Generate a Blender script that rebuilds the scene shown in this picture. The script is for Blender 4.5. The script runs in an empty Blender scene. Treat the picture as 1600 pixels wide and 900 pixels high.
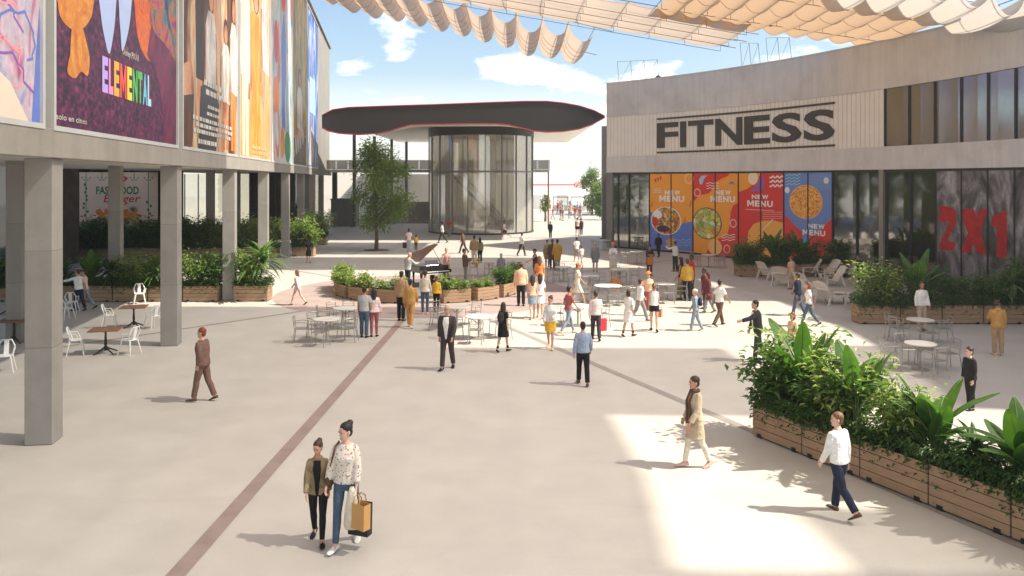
import bpy, bmesh, math, random
from mathutils import Vector, Matrix
R_=math.radians
random.seed(11)
RND=random.Random(5)
scene=bpy.context.scene
COL=scene.collection
# ---- camera model used for laying the place out (two point perspective) ----
F=1250.0; HZ=280.0; CZ=5.3
def G(px,py):
    D=F*CZ/(py-HZ); return ((px-800)/F*D,D)
def P(px,py,D): return Vector(((px-800)/F*D,D,CZ+(HZ-py)/F*D))
V=Vector
# ------------------------------------------------------------------ materials
MATS={}
def _nt(m):
    m.use_nodes=True; nt=m.node_tree; nt.nodes.clear()
    out=nt.nodes.new('ShaderNodeOutputMaterial'); return nt,out
def L(nt,a,b): nt.links.new(a,b)
def node(nt,t,**k):
    n=nt.nodes.new(t)
    for a,b in k.items(): setattr(n,a,b)
    return n
def coords(nt,rand=True,stretch=None):
    tc=node(nt,'ShaderNodeTexCoord'); v=tc.outputs['Object']
    if rand:
        oi=node(nt,'ShaderNodeObjectInfo'); mu=node(nt,'ShaderNodeMath',operation='MULTIPLY'); mu.inputs[1].default_value=37.0
        L(nt,oi.outputs['Random'],mu.inputs[0]); ad=node(nt,'ShaderNodeVectorMath',operation='ADD')
        L(nt,v,ad.inputs[0]); L(nt,mu.outputs[0],ad.inputs[1]); v=ad.outputs[0]
    if stretch:
        mp=node(nt,'ShaderNodeMapping'); mp.inputs['Scale'].default_value=stretch; L(nt,v,mp.inputs['Vector']); v=mp.outputs[0]
    return v
def noise(nt,v,scale,detail=4,rough=.55):
    n=node(nt,'ShaderNodeTexNoise'); n.inputs['Scale'].default_value=scale; n.inputs['Detail'].default_value=detail
    n.inputs['Roughness'].default_value=rough
    if v is not None: L(nt,v,n.inputs['Vector'])
    return n.outputs['Fac']
def ramp(nt,fac,stops):
    r=node(nt,'ShaderNodeValToRGB'); e=r.color_ramp.elements
    while len(e)<len(stops): e.new(.5)
    for i,(p,c) in enumerate(stops): e[i].position=p; e[i].color=(c[0],c[1],c[2],1)
    if fac is not None: L(nt,fac,r.inputs[0])
    return r.outputs[0]
def mixc(nt,fac,a,b,mode='MIX'):
    m=node(nt,'ShaderNodeMix',data_type='RGBA',blend_type=mode)
    for s,x in ((m.inputs[0],fac),(m.inputs[6],a),(m.inputs[7],b)):
        if isinstance(x,(int,float)): s.default_value=x
        elif isinstance(x,(tuple,list)): s.default_value=(x[0],x[1],x[2],1)
        else: L(nt,x,s)
    return m.outputs[2]
def sc(c,k): return tuple(min(1,max(0,x*k)) for x in c)
def bump(nt,h,strength=.3,dist=.02):
    b=node(nt,'ShaderNodeBump'); b.inputs['Strength'].default_value=strength; b.inputs['Distance'].default_value=dist
    L(nt,h,b.inputs['Height']); return b.outputs[0]
def prin(nt,out,rough=.6,metal=0,spec=.4):
    b=node(nt,'ShaderNodeBsdfPrincipled'); b.inputs['Roughness'].default_value=rough; b.inputs['Metallic'].default_value=metal
    b.inputs['Specular IOR Level'].default_value=spec
    if out: L(nt,b.outputs[0],out.inputs[0])
    return b
def M(name,col=None,rough=.6,var=.1,scale=4,bp=0,bscale=60,metal=0,spec=.4,stretch=None,fine=0):
    if name in MATS: return MATS[name]
    m=bpy.data.materials.new(name); nt,out=_nt(m); b=prin(nt,out,rough,metal,spec)
    v=coords(nt,True,stretch)
    f=noise(nt,v,scale)
    c=ramp(nt,f,[(.3,sc(col,1-var)),(.7,sc(col,1+var))])
    if fine:
        f2=noise(nt,v,scale*14,2); c=mixc(nt,fine,c,ramp(nt,f2,[(.35,sc(col,.8)),(.65,sc(col,1.15))]))
    L(nt,c,b.inputs['Base Color'])
    if bp: L(nt,bump(nt,noise(nt,v,bscale,3),bp,.01),b.inputs['Normal'])
    MATS[name]=m; return m
def CLOTH(name,col,var=.12):
    if name in MATS: return MATS[name]
    m=bpy.data.materials.new(name); nt,out=_nt(m); b=prin(nt,out,.85,0,.2); v=coords(nt)
    f=noise(nt,v,9,3); c=ramp(nt,f,[(.3,sc(col,1-var)),(.7,sc(col,1+var))]); L(nt,c,b.inputs['Base Color'])
    L(nt,bump(nt,noise(nt,v,13,3),.8,.035),b.inputs['Normal'])
    MATS[name]=m; return m
def PATT(name,base,cols,scale=22,thr=.3):
    """printed cloth: voronoi blotches of several colours on a base"""
    if name in MATS: return MATS[name]
    m=bpy.data.materials.new(name); nt,out=_nt(m); b=prin(nt,out,.85,0,.2); v=coords(nt)
    vo=node(nt,'ShaderNodeTexVoronoi'); vo.inputs['Scale'].default_value=scale; L(nt,v,vo.inputs['Vector'])
    hs=node(nt,'ShaderNodeSeparateColor'); L(nt,vo.outputs['Color'],hs.inputs[0])
    k=len(cols); st=[(i/k,c) for i,c in enumerate(cols)]
    r=node(nt,'ShaderNodeValToRGB'); r.color_ramp.interpolation='CONSTANT'; e=r.color_ramp.elements
    while len(e)<k: e.new(.5)
    for i,(p,c) in enumerate(st): e[i].position=p; e[i].color=(c[0],c[1],c[2],1)
    L(nt,hs.outputs[0],r.inputs[0])
    lt=node(nt,'ShaderNodeMath',operation='LESS_THAN'); lt.inputs[1].default_value=thr; L(nt,vo.outputs['Distance'],lt.inputs[0])
    c=mixc(nt,lt.outputs[0],base,r.outputs[0]); L(nt,c,b.inputs['Base Color'])
    L(nt,bump(nt,noise(nt,v,14,2),.5,.03),b.inputs['Normal'])
    MATS[name]=m; return m
def LEAF(name,c1,c2,tr=.3,scale=3,rough=.42):
    if name in MATS: return MATS[name]
    m=bpy.data.materials.new(name); nt,out=_nt(m); b=prin(nt,None,rough,0,.35)
    g=node(nt,'ShaderNodeNewGeometry'); v=coords(nt)
    f=noise(nt,v,scale,5,.7); c=ramp(nt,f,[(.32,c1),(.68,c2)]); L(nt,c,b.inputs['Base Color'])
    t=node(nt,'ShaderNodeBsdfTranslucent'); tc=mixc(nt,1,c,(1.0,1.25,.45),'MULTIPLY'); 
    c2_=mixc(nt,1,tc,(1.6,1.6,1.2),'MULTIPLY'); L(nt,c2_,t.inputs[0])
    mx=node(nt,'ShaderNodeMixShader'); mx.inputs[0].default_value=tr
    L(nt,b.outputs[0],mx.inputs[1]); L(nt,t.outputs[0],mx.inputs[2]); L(nt,mx.outputs[0],out.inputs[0])
    MATS[name]=m; return m
def CONCRETE(name,col,scale=.6,streak=True,rough=.75,joints=0):
    if name in MATS: return MATS[name]
    m=bpy.data.materials.new(name); nt,out=_nt(m); b=prin(nt,out,rough,0,.3); v=coords(nt,False)
    a=noise(nt,v,scale,6,.62); c=ramp(nt,a,[(.28,sc(col,.76)),(.5,col),(.75,sc(col,1.12))])
    f=noise(nt,v,scale*40,3); c=mixc(nt,.25,c,ramp(nt,f,[(.3,sc(col,.75)),(.7,sc(col,1.2))]))
    if streak:
        mp=node(nt,'ShaderNodeMapping'); mp.inputs['Scale'].default_value=(1.6,1.6,.12); L(nt,v,mp.inputs[0])
        s=noise(nt,mp.outputs[0],1.5,5,.7); k=ramp(nt,s,[(.42,(0,0,0)),(.72,(1,1,1))])
        mm=node(nt,'ShaderNodeMath',operation='MULTIPLY'); mm.inputs[1].default_value=.35; L(nt,k,mm.inputs[0])
        c=mixc(nt,mm.outputs[0],c,sc(col,.62))
    if joints:      # formwork joints between lifts
        sp=node(nt,'ShaderNodeSeparateXYZ'); L(nt,v,sp.inputs[0]); dvz=node(nt,'ShaderNodeMath',operation='DIVIDE'); dvz.inputs[1].default_value=joints; L(nt,sp.outputs[2],dvz.inputs[0])
        fr=node(nt,'ShaderNodeMath',operation='FRACT'); L(nt,dvz.outputs[0],fr.inputs[0]); lt=node(nt,'ShaderNodeMath',operation='LESS_THAN'); lt.inputs[1].default_value=.011; L(nt,fr.outputs[0],lt.inputs[0]); c=mixc(nt,lt.outputs[0],c,sc(col,.6))
        fl=node(nt,'ShaderNodeMath',operation='FLOOR'); L(nt,dvz.outputs[0],fl.inputs[0]); wn=node(nt,'ShaderNodeTexWhiteNoise',noise_dimensions='1D'); L(nt,fl.outputs[0],wn.inputs['W']); c=mixc(nt,.22,c,ramp(nt,wn.outputs['Value'],[(0,sc(col,.7)),(1,sc(col,1.25))]))
    L(nt,c,b.inputs['Base Color']); L(nt,bump(nt,f,.25,.01),b.inputs['Normal'])
    MATS[name]=m; return m
def GLASS(name,tint=(.6,.62,.6),refl=.35,tr=.5,rough=.03,gmax=.95,haze=0):
    """architectural pane: part seen through, part mirror, by fresnel"""
    if name in MATS: return MATS[name]
    m=bpy.data.materials.new(name); nt,out=_nt(m)
    t=node(nt,'ShaderNodeBsdfTransparent'); t.inputs[0].default_value=(*tint,1)
    g=node(nt,'ShaderNodeBsdfGlossy'); g.inputs['Roughness'].default_value=rough; g.inputs[0].default_value=(.92,.92,.9,1)
    lw=node(nt,'ShaderNodeLayerWeight'); lw.inputs[0].default_value=.35
    mr=node(nt,'ShaderNodeMapRange'); mr.inputs['To Min'].default_value=refl; mr.inputs['To Max'].default_value=gmax
    L(nt,lw.outputs['Fresnel'],mr.inputs[0])
    mx=node(nt,'ShaderNodeMixShader'); L(nt,mr.outputs[0],mx.inputs[0]); L(nt,t.outputs[0],mx.inputs[1]); L(nt,g.outputs[0],mx.inputs[2])
    if haze:
        df=node(nt,'ShaderNodeBsdfDiffuse'); df.inputs[0].default_value=(.85,.8,.7,1); tl=node(nt,'ShaderNodeBsdfTranslucent'); tl.inputs[0].default_value=(.9,.85,.76,1); m1=node(nt,'ShaderNodeMixShader'); L(nt,df.outputs[0],m1.inputs[1]); L(nt,tl.outputs[0],m1.inputs[2])
        m2=node(nt,'ShaderNodeMixShader'); m2.inputs[0].default_value=haze; L(nt,mx.outputs[0],m2.inputs[1]); L(nt,m1.outputs[0],m2.inputs[2]); mx=m2
    # slightly wavy panes
    v=coords(nt,False); bb=bump(nt,noise(nt,v,.7,2),.08,.05); L(nt,bb,g.inputs['Normal'])
    L(nt,mx.outputs[0],out.inputs[0]); MATS[name]=m; return m
def FABRIC(name,col,tcol,tr=.5,hole=.1):
    if name in MATS: return MATS[name]
    m=bpy.data.materials.new(name); nt,out=_nt(m); v=coords(nt,False)
    f=noise(nt,v,.5,4); c=ramp(nt,f,[(.3,sc(col,.94)),(.7,sc(col,1.04))])
    d=node(nt,'ShaderNodeBsdfDiffuse'); L(nt,c,d.inputs[0])
    t=node(nt,'ShaderNodeBsdfTranslucent'); t.inputs[0].default_value=(*tcol,1)
    mx=node(nt,'ShaderNodeMixShader'); mx.inputs[0].default_value=tr; L(nt,d.outputs[0],mx.inputs[1]); L(nt,t.outputs[0],mx.inputs[2])
    h=node(nt,'ShaderNodeBsdfTransparent'); mx2=node(nt,'ShaderNodeMixShader'); mx2.inputs[0].default_value=hole
    L(nt,mx.outputs[0],mx2.inputs[1]); L(nt,h.outputs[0],mx2.inputs[2]); L(nt,mx2.outputs[0],out.inputs[0])
    MATS[name]=m; return m
def WOOD(name,col):
    if name in MATS: return MATS[name]
    m=bpy.data.materials.new(name); nt,out=_nt(m); b=prin(nt,out,.7,0,.25); v=coords(nt)
    mp=node(nt,'ShaderNodeMapping'); mp.inputs['Scale'].default_value=(1.2,9,14); L(nt,v,mp.inputs[0])
    a=noise(nt,mp.outputs[0],2.2,6,.65); c=ramp(nt,a,[(.3,sc(col,.66)),(.5,col),(.72,sc(col,1.22))])
    b2=noise(nt,v,1.3,3); c=mixc(nt,.5,c,ramp(nt,b2,[(.3,sc(col,.72)),(.7,sc(col,1.15))]))
    vo=node(nt,'ShaderNodeTexVoronoi'); vo.inputs['Scale'].default_value=3.3; L(nt,v,vo.inputs['Vector'])
    kn=node(nt,'ShaderNodeMath',operation='LESS_THAN'); kn.inputs[1].default_value=.075; L(nt,vo.outputs['Distance'],kn.inputs[0])
    c=mixc(nt,kn.outputs[0],c,sc(col,.38))
    L(nt,c,b.inputs['Base Color']); L(nt,bump(nt,a,.3,.01),b.inputs['Normal']); MATS[name]=m; return m
def ART(name,stops,scale=1.0,stretch=(1,1,1),detail=5,dist=1.5):
    """printed image: colour bands driven by distorted noise"""
    if name in MATS: return MATS[name]
    m=bpy.data.materials.new(name); nt,out=_nt(m); b=prin(nt,out,.45,0,.4); v=coords(nt,False,stretch)
    n=node(nt,'ShaderNodeTexNoise'); n.inputs['Scale'].default_value=scale; n.inputs['Detail'].default_value=detail; n.inputs['Distortion'].default_value=dist
    L(nt,v,n.inputs['Vector']); c=ramp(nt,n.outputs['Fac'],[(p,tuple(max(0,x)**1.35*.74 for x in q)) for p,q in stops])
    c=mixc(nt,.5,c,ramp(nt,noise(nt,v,scale*7,6,.7),[(.32,(.25,.22,.2)),(.68,(.78,.74,.7))]),'OVERLAY'); L(nt,c,b.inputs['Base Color']); MATS[name]=m; return m
# ------------------------------------------------------------------ mesh builder
class MB:
    def __init__(s): s.v=[]; s.f=[]; s.m=[]
    def add(s,vs,fs,mi=0):
        o=len(s.v); s.v+= [tuple(x) for x in vs]; s.f+=[tuple(i+o for i in f) for f in fs]; s.m+=[mi]*len(fs)
    def hexa(s,p,mi=0):
        s.add(p,[(0,3,2,1),(4,5,6,7),(0,1,5,4),(1,2,6,5),(2,3,7,6),(3,0,4,7)],mi)
    def box(s,c,d,rz=0,mi=0,T=None):
        x,y,z=d[0]/2,d[1]/2,d[2]/2; ca,sa=math.cos(rz),math.sin(rz); p=[]
        for (a,b,e) in ((-x,-y,-z),(x,-y,-z),(x,y,-z),(-x,y,-z),(-x,-y,z),(x,-y,z),(x,y,z),(-x,y,z)):
            q=V((c[0]+a*ca-b*sa,c[1]+a*sa+b*ca,c[2]+e)); p.append(T@q if T else q)
        s.hexa(p,mi)
    def loft(s,rings,mi=0,cap=True):
        n=len(rings[0]); vs=[p for r in rings for p in r]; fs=[]
        for i in range(len(rings)-1):
            for j in range(n):
                k=(j+1)%n; fs.append((i*n+j,i*n+k,(i+1)*n+k,(i+1)*n+j))
        if cap:
            fs.append(tuple(range(n-1,-1,-1))); b=(len(rings)-1)*n; fs.append(tuple(b+j for j in range(n)))
        s.add(vs,fs,mi)
    def tube(s,pts,r,n=8,mi=0,ends=False,flat=1.0):
        pts=[V(p) for p in pts]; rr=[r]*len(pts) if not hasattr(r,'__len__') else list(r)
        if ends:
            d0=(pts[0]-pts[1]).normalized(); d1=(pts[-1]-pts[-2]).normalized()
            pts=[pts[0]+d0*rr[0]*.95,pts[0]+d0*rr[0]*.6]+pts+[pts[-1]+d1*rr[-1]*.6,pts[-1]+d1*rr[-1]*.95]
            rr=[rr[0]*.3,rr[0]*.8]+rr+[rr[-1]*.8,rr[-1]*.3]
        rings=[]; prev=None
        for i,p in enumerate(pts):
            t=(pts[min(i+1,len(pts)-1)]-pts[max(i-1,0)])
            if t.length<1e-9: t=V((0,0,1))
            t.normalize()
            if prev is None:
                a=V((1,0,0)) if abs(t.x)<.9 else V((0,1,0))
                a=(a-t*a.dot(t)).normalized()
            else:
                a=(prev-t*prev.dot(t))
                a=a.normalized() if a.length>1e-6 else V((1,0,0))
            prev=a; b=t.cross(a)
            rings.append([p+(a*math.cos(q)+b*math.sin(q)*flat)*rr[i] for q in [2*math.pi*j/n for j in range(n)]])
        s.loft(rings,mi)
    def ball(s,c,r,n=10,m=6,mi=0,ax=None):
        """ellipsoid; ax = (x,y,z) axes"""
        c=V(c); r=(r,r,r) if not hasattr(r,'__len__') else r
        ax=ax or (V((1,0,0)),V((0,1,0)),V((0,0,1))); rings=[]
        for i in range(m+1):
            t=-math.pi/2+math.pi*(i if 0<i<m else (.12 if i==0 else m-.12))/m
            rings.append([c+ax[0]*(r[0]*math.cos(t)*math.cos(q))+ax[1]*(r[1]*math.cos(t)*math.sin(q))+ax[2]*(r[2]*math.sin(t)) for q in [2*math.pi*j/n for j in range(n)]])
        s.loft(rings,mi)
    def prism(s,poly,fn0,fn1,mi=0):
        """poly 2-D list; fn0/fn1 map (a,b) to 3-D on the two faces"""
        n=len(poly); vs=[fn0(*p) for p in poly]+[fn1(*p) for p in poly]
        fs=[tuple(range(n-1,-1,-1)),tuple(range(n,2*n))]+[(i,(i+1)%n,n+(i+1)%n,n+i) for i in range(n)]
        s.add(vs,fs,mi)
    def quad(s,a,b,c,d,mi=0): s.add([a,b,c,d],[(0,1,2,3)],mi)
    def lathe(s,prof,c=(0,0,0),n=16,mi=0):
        s.loft([[V((c[0]+r*math.cos(q),c[1]+r*math.sin(q),c[2]+z)) for q in [2*math.pi*j/n for j in range(n)]] for r,z in prof],mi)
    def build(s,name,mats,parent=None,smooth=False,fixn=True,loc=None):
        me=bpy.data.meshes.new(name); me.from_pydata(s.v,[],s.f)
        mats=mats if isinstance(mats,(list,tuple)) else [mats]
        for m in mats: me.materials.append(m)
        if len(mats)>1: me.polygons.foreach_set('material_index',s.m)
        if fixn:
            bm=bmesh.new(); bm.from_mesh(me); bmesh.ops.recalc_face_normals(bm,faces=bm.faces); bm.to_mesh(me); bm.free()
        if smooth: me.polygons.foreach_set('use_smooth',[True]*len(me.polygons))
        me.update()
        o=bpy.data.objects.new(name,me); COL.objects.link(o)
        if parent: o.parent=parent
        if loc: o.location=loc
        return o
def bevel(o,w=.01,seg=1):
    b=o.modifiers.new('Bevel','BEVEL'); b.width=w; b.segments=seg; b.limit_method='ANGLE'; return o
def tag(o,label,cat,group=None):
    o['label']=label; o['category']=cat
    if group: o['group']=group
    return o
def struct(o): o['kind']='structure'; return o
def thing(name,label,cat,loc=(0,0,0),rz=0,group=None):
    o=bpy.data.objects.new(name,None); COL.objects.link(o); o.empty_display_size=.2
    o.location=loc if len(loc)==3 else (loc[0],loc[1],0); o.rotation_euler=(0,0,rz); return tag(o,label,cat,group)
KIDS={}
def kids(o): return [c for c in bpy.data.objects if c.parent==o]
def proto_kids(o):
    if o.name not in KIDS: KIDS[o.name]=[(c,proto_kids(c)) for c in kids(o)]
    return KIDS[o.name]
def dup(o,loc,rz=0,label=None,group=None,scale=None):
    def rec(c,sub,par):
        d=c.copy(); COL.objects.link(d); d.parent=par
        for g,gs in sub: rec(g,gs,d)
        return d
    n=o.copy(); COL.objects.link(n); n.parent=None
    for c,sub in proto_kids(o): rec(c,sub,n)
    n.location=loc if len(loc)==3 else (loc[0],loc[1],0); n.rotation_euler=(0,0,rz)
    if label: n['label']=label
    if group: n['group']=group
    if scale: n.scale=scale if hasattr(scale,'__len__') else (scale,)*3
    return n
class Series:
    """first call uses the prototype itself, later calls copy it"""
    def __init__(s,proto): s.p=proto; s.first=True; proto_kids(proto)
    def put(s,loc,rz,label,group=None,scale=None):
        if s.first:
            s.first=False; o=s.p; o.location=loc if len(loc)==3 else (loc[0],loc[1],0); o.rotation_euler=(0,0,rz); o['label']=label
            if group: o['group']=group
            if scale: o.scale=scale if hasattr(scale,'__len__') else (scale,)*3
            return o
        return dup(s.p,loc,rz,label,group,scale)
NUM=['first','second','third','fourth','fifth','sixth','seventh','eighth','ninth','tenth','eleventh','twelfth','thirteenth']
# ------------------------------------------------------------------ lettering and flat print
TXT={}
GLYPH={'M':([(0,0),(0,1),(.27,1),(.5,.5),(.73,1),(1,1),(1,0),(.77,0),(.77,.6),(.58,.2),(.42,.2),(.23,.6),(.23,0)],[tuple(range(13))])}
def text_mesh(s,bold=.0):
    if (s,bold) in TXT: return TXT[(s,bold)]
    if s in GLYPH: return GLYPH[s]
    cu=bpy.data.curves.new('t','FONT'); cu.body=s; cu.size=1; cu.offset=bold; cu.resolution_u=3
    ob=bpy.data.objects.new('t',cu); COL.objects.link(ob)
    me=bpy.data.meshes.new_from_object(ob.evaluated_get(bpy.context.evaluated_depsgraph_get()))
    vs=[(v.co.x,v.co.y) for v in me.vertices]; fs=[tuple(p.vertices) for p in me.polygons]
    bpy.data.objects.remove(ob); bpy.data.curves.remove(cu); bpy.data.meshes.remove(me)
    x0=min(v[0] for v in vs); x1=max(v[0] for v in vs); y0=min(v[1] for v in vs); y1=max(v[1] for v in vs)
    vs=[((v[0]-x0)/(x1-x0),(v[1]-y0)/(y1-y0)) for v in vs]
    TXT[(s,bold)]=(vs,fs); return vs,fs
class Print:
    """flat marks in (s,z) of a surface; fn(s,z,off) gives the 3-D point. cut>0 slices faces so they follow a curve"""
    def __init__(s,fn,cut=0): s.fn=fn; s.cut=cut
    def mesh(s,name,vs,fs,off,mat,parent):
        bm=bmesh.new(); bv=[bm.verts.new((q[0],q[1],q[2] if len(q)>2 else 0)) for q in vs]
        for f in fs:
            try: bm.faces.new([bv[i] for i in f])
            except ValueError: pass
        if s.cut:
            bmesh.ops.triangulate(bm,faces=bm.faces[:])
            a0=min(v[0] for v in vs); a1=max(v[0] for v in vs); x=math.floor(a0/s.cut)*s.cut+s.cut
            while x<a1:
                bmesh.ops.bisect_plane(bm,geom=bm.verts[:]+bm.edges[:]+bm.faces[:],plane_co=(x,0,0),plane_no=(1,0,0)); x+=s.cut
        for v in bm.verts: v.co=s.fn(v.co.x,v.co.y,off+v.co.z)
        me=bpy.data.meshes.new(name); bm.to_mesh(me); bm.free(); me.materials.append(mat)
        o=bpy.data.objects.new(name,me); COL.objects.link(o)
        if parent: o.parent=parent
        return o
    def poly(s,name,pts,off,mat,parent): return s.mesh(name,pts,[tuple(range(len(pts)))],off,mat,parent)
    def polys(s,name,lst,off,mat,parent):
        vs=[];fs=[]
        for i,pts in enumerate(lst): fs.append(tuple(range(len(vs),len(vs)+len(pts)))); vs+=[(a,b,.0005*(i%8)) for a,b in pts]
        return s.mesh(name,vs,fs,off,mat,parent)
    def disc(s,name,c,rx,ry,off,mat,parent,n=40): return s.poly(name,ell(c,rx,ry,n),off,mat,parent)
    def ring(s,name,c,rx,ry,w,off,mat,parent,n=32):
        o=ell(c,rx,ry,n); i=ell(c,rx-w,ry-w,n); return s.mesh(name,o+i,[(k,(k+1)%n,n+(k+1)%n,n+k) for k in range(n)],off,mat,parent)
    def text(s,name,t,s0,s1,z0,z1,off,mat,parent,bold=.0,shear=0,slope=0):
        c_=s.cut; s.cut=0
        vs,fs=text_mesh(t,bold)
        q=[(s0+(s1-s0)*a+shear*b*(z1-z0),z0+(z1-z0)*b+slope*a) for a,b in vs]
        r=s.mesh(name,q,fs,off,mat,parent); s.cut=c_; return r
    def stroke(s,name,pts,w,off,mat,parent):
        return s.polys(name,strokes(pts,w),off,mat,parent)
def ell(c,rx,ry,n=40,a0=0,a1=2*math.pi):
    return [(c[0]+rx*math.cos(a0+(a1-a0)*k/n),c[1]+ry*math.sin(a0+(a1-a0)*k/n)) for k in range(n)]
def curve(pts,n=8):
    out=[]
    m=len(pts)
    for i in range(m):
        p0,p1,p2,p3=pts[i-1],pts[i],pts[(i+1)%m],pts[(i+2)%m]
        for k in range(n):
            t=k/n; out.append(tuple(.5*((2*p1[j])+(-p0[j]+p2[j])*t+(2*p0[j]-5*p1[j]+4*p2[j]-p3[j])*t*t+(-p0[j]+3*p1[j]-3*p2[j]+p3[j])*t**3) for j in (0,1)))
    return out
def strokes(pts,w):
    out=[]
    for (a,b) in zip(pts,pts[1:]):
        dx,dy=b[0]-a[0],b[1]-a[1]; l=math.hypot(dx,dy) or 1; nx,ny=-dy/l*w/2,dx/l*w/2
        out.append([(a[0]+nx,a[1]+ny),(a[0]-nx,a[1]-ny),(b[0]-nx,b[1]-ny),(b[0]+nx,b[1]+ny)])
    return out
def flatcol(name,c,rough=.45): return M('print_'+name,c,rough,.03,2)
# ================================================================== world, camera, light
w=bpy.data.worlds.new("World"); scene.world=w; w.use_nodes=True; nt=w.node_tree; nt.nodes.clear()
out=nt.nodes.new('ShaderNodeOutputWorld')
SUN_EL=50; SUN_AZ=R_(100)     # measured from +Y towards +X
sky=node(nt,'ShaderNodeTexSky',sky_type='NISHITA'); sky.sun_disc=False; sky.sun_elevation=R_(SUN_EL); sky.sun_rotation=SUN_AZ
sky.air_density=1.1; sky.dust_density=1.2; sky.ozone_density=1.6
bg=node(nt,'ShaderNodeBackground'); bg.inputs[1].default_value=.066; L(nt,sky.outputs[0],bg.inputs[0])
tc=node(nt,'ShaderNodeTexCoord'); d=tc.outputs['Generated']
sx=node(nt,'ShaderNodeSeparateXYZ'); L(nt,d,sx.inputs[0])
zz=node(nt,'ShaderNodeMath',operation='ADD'); zz.inputs[1].default_value=.12; L(nt,sx.outputs[2],zz.inputs[0])
mxz=node(nt,'ShaderNodeMath',operation='MAXIMUM'); mxz.inputs[1].default_value=.05; L(nt,zz.outputs[0],mxz.inputs[0])
dv=node(nt,'ShaderNodeVectorMath',operation='DIVIDE'); cb=node(nt,'ShaderNodeCombineXYZ')
for i in range(3): L(nt,mxz.outputs[0],cb.inputs[i])
L(nt,d,dv.inputs[0]); L(nt,cb.outputs[0],dv.inputs[1])
mp=node(nt,'ShaderNodeMapping'); mp.inputs['Location'].default_value=(3.1,1.7,0); mp.inputs['Scale'].default_value=(1,1,1); L(nt,dv.outputs[0],mp.inputs[0])
n1=noise(nt,mp.outputs[0],1.25,9,.6)
def dirblob(px,py,r,gain):
    v=V(((px-800)/F,1,(HZ-py)/F)).normalized()
    ds=node(nt,'ShaderNodeVectorMath',operation='DISTANCE'); L(nt,d,ds.inputs[0]); ds.inputs[1].default_value=v
    # flatten: clouds wider than tall
    mr=node(nt,'ShaderNodeMapRange'); mr.inputs['From Min'].default_value=0; mr.inputs['From Max'].default_value=r
    mr.inputs['To Min'].default_value=gain; mr.inputs['To Max'].default_value=0; L(nt,ds.outputs['Value'],mr.inputs[0]); return mr.outputs[0]
acc=n1
nz=noise(nt,d,9,8,.62)
for (px,py,r,g) in ((770,108,.03,.13),(810,112,.035,.2),(860,116,.035,.22),(905,120,.03,.18),(1000,98,.045,.2),(1060,95,.045,.2),(640,160,.03,.1),(930,150,.04,.16),(560,92,.03,.1),(620,48,.045,.14),(505,5,.05,.1)):
    a=node(nt,'ShaderNodeMath',operation='ADD'); L(nt,acc,a.inputs[0]); L(nt,dirblob(px,py,r,g),a.inputs[1]); acc=a.outputs[0]
sb=node(nt,'ShaderNodeMath',operation='MULTIPLY_ADD'); L(nt,nz,sb.inputs[0]); sb.inputs[1].default_value=.42; sb.inputs[2].default_value=-.21
a=node(nt,'ShaderNodeMath',operation='ADD'); L(nt,acc,a.inputs[0]); L(nt,sb.outputs[0],a.inputs[1]); acc=a.outputs[0]
cm=ramp(nt,acc,[(.60,(0,0,0)),(.72,(1,1,1))])
hz=node(nt,'ShaderNodeMapRange'); hz.inputs['From Min'].default_value=.13; hz.inputs['From Max'].default_value=-.01; hz.inputs['To Min'].default_value=0; hz.inputs['To Max'].default_value=.85
L(nt,sx.outputs[2],hz.inputs[0])
mm=node(nt,'ShaderNodeMath',operation='MAXIMUM'); L(nt,cm,mm.inputs[0]); L(nt,hz.outputs[0],mm.inputs[1])
bg2=node(nt,'ShaderNodeBackground'); bg2.inputs[0].default_value=(1,.985,.96,1); bg2.inputs[1].default_value=.58
ms=node(nt,'ShaderNodeMixShader'); L(nt,mm.outputs[0],ms.inputs[0]); L(nt,bg.outputs[0],ms.inputs[1]); L(nt,bg2.outputs[0],ms.inputs[2])
L(nt,ms.outputs[0],out.inputs[0])
sd=bpy.data.lights.new('sun','SUN'); sd.energy=2.9; sd.angle=R_(1.2); sd.color=(1,.93,.81)
so=bpy.data.objects.new('sun',sd); COL.objects.link(so)
sv=V((math.sin(SUN_AZ)*math.cos(R_(SUN_EL)),math.cos(SUN_AZ)*math.cos(R_(SUN_EL)),math.sin(R_(SUN_EL))))
so.rotation_euler=sv.to_track_quat('Z','Y').to_euler(); so.location=(60,0,80)
cd=bpy.data.cameras.new('camera'); cam=bpy.data.objects.new('camera',cd); COL.objects.link(cam); scene.camera=cam
cd.sensor_width=36; cd.lens=F/1600*36; cd.shift_y=-(450-HZ)/1600; cd.clip_end=6000; cd.clip_start=.1
cam.location=(0,0,CZ); cam.rotation_euler=(math.pi/2,0,0)
scene.view_settings.view_transform='Standard'; scene.view_settings.look='None'; scene.view_settings.gamma=1
scene.view_settings.exposure=1.62
cy=scene.cycles; cy.max_bounces=7; cy.diffuse_bounces=3; cy.glossy_bounces=3; cy.transmission_bounces=4; cy.transparent_max_bounces=12
cy.use_denoising=True; cy.sample_clamp_indirect=6; cy.caustics_reflective=False; cy.caustics_refractive=False
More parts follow.
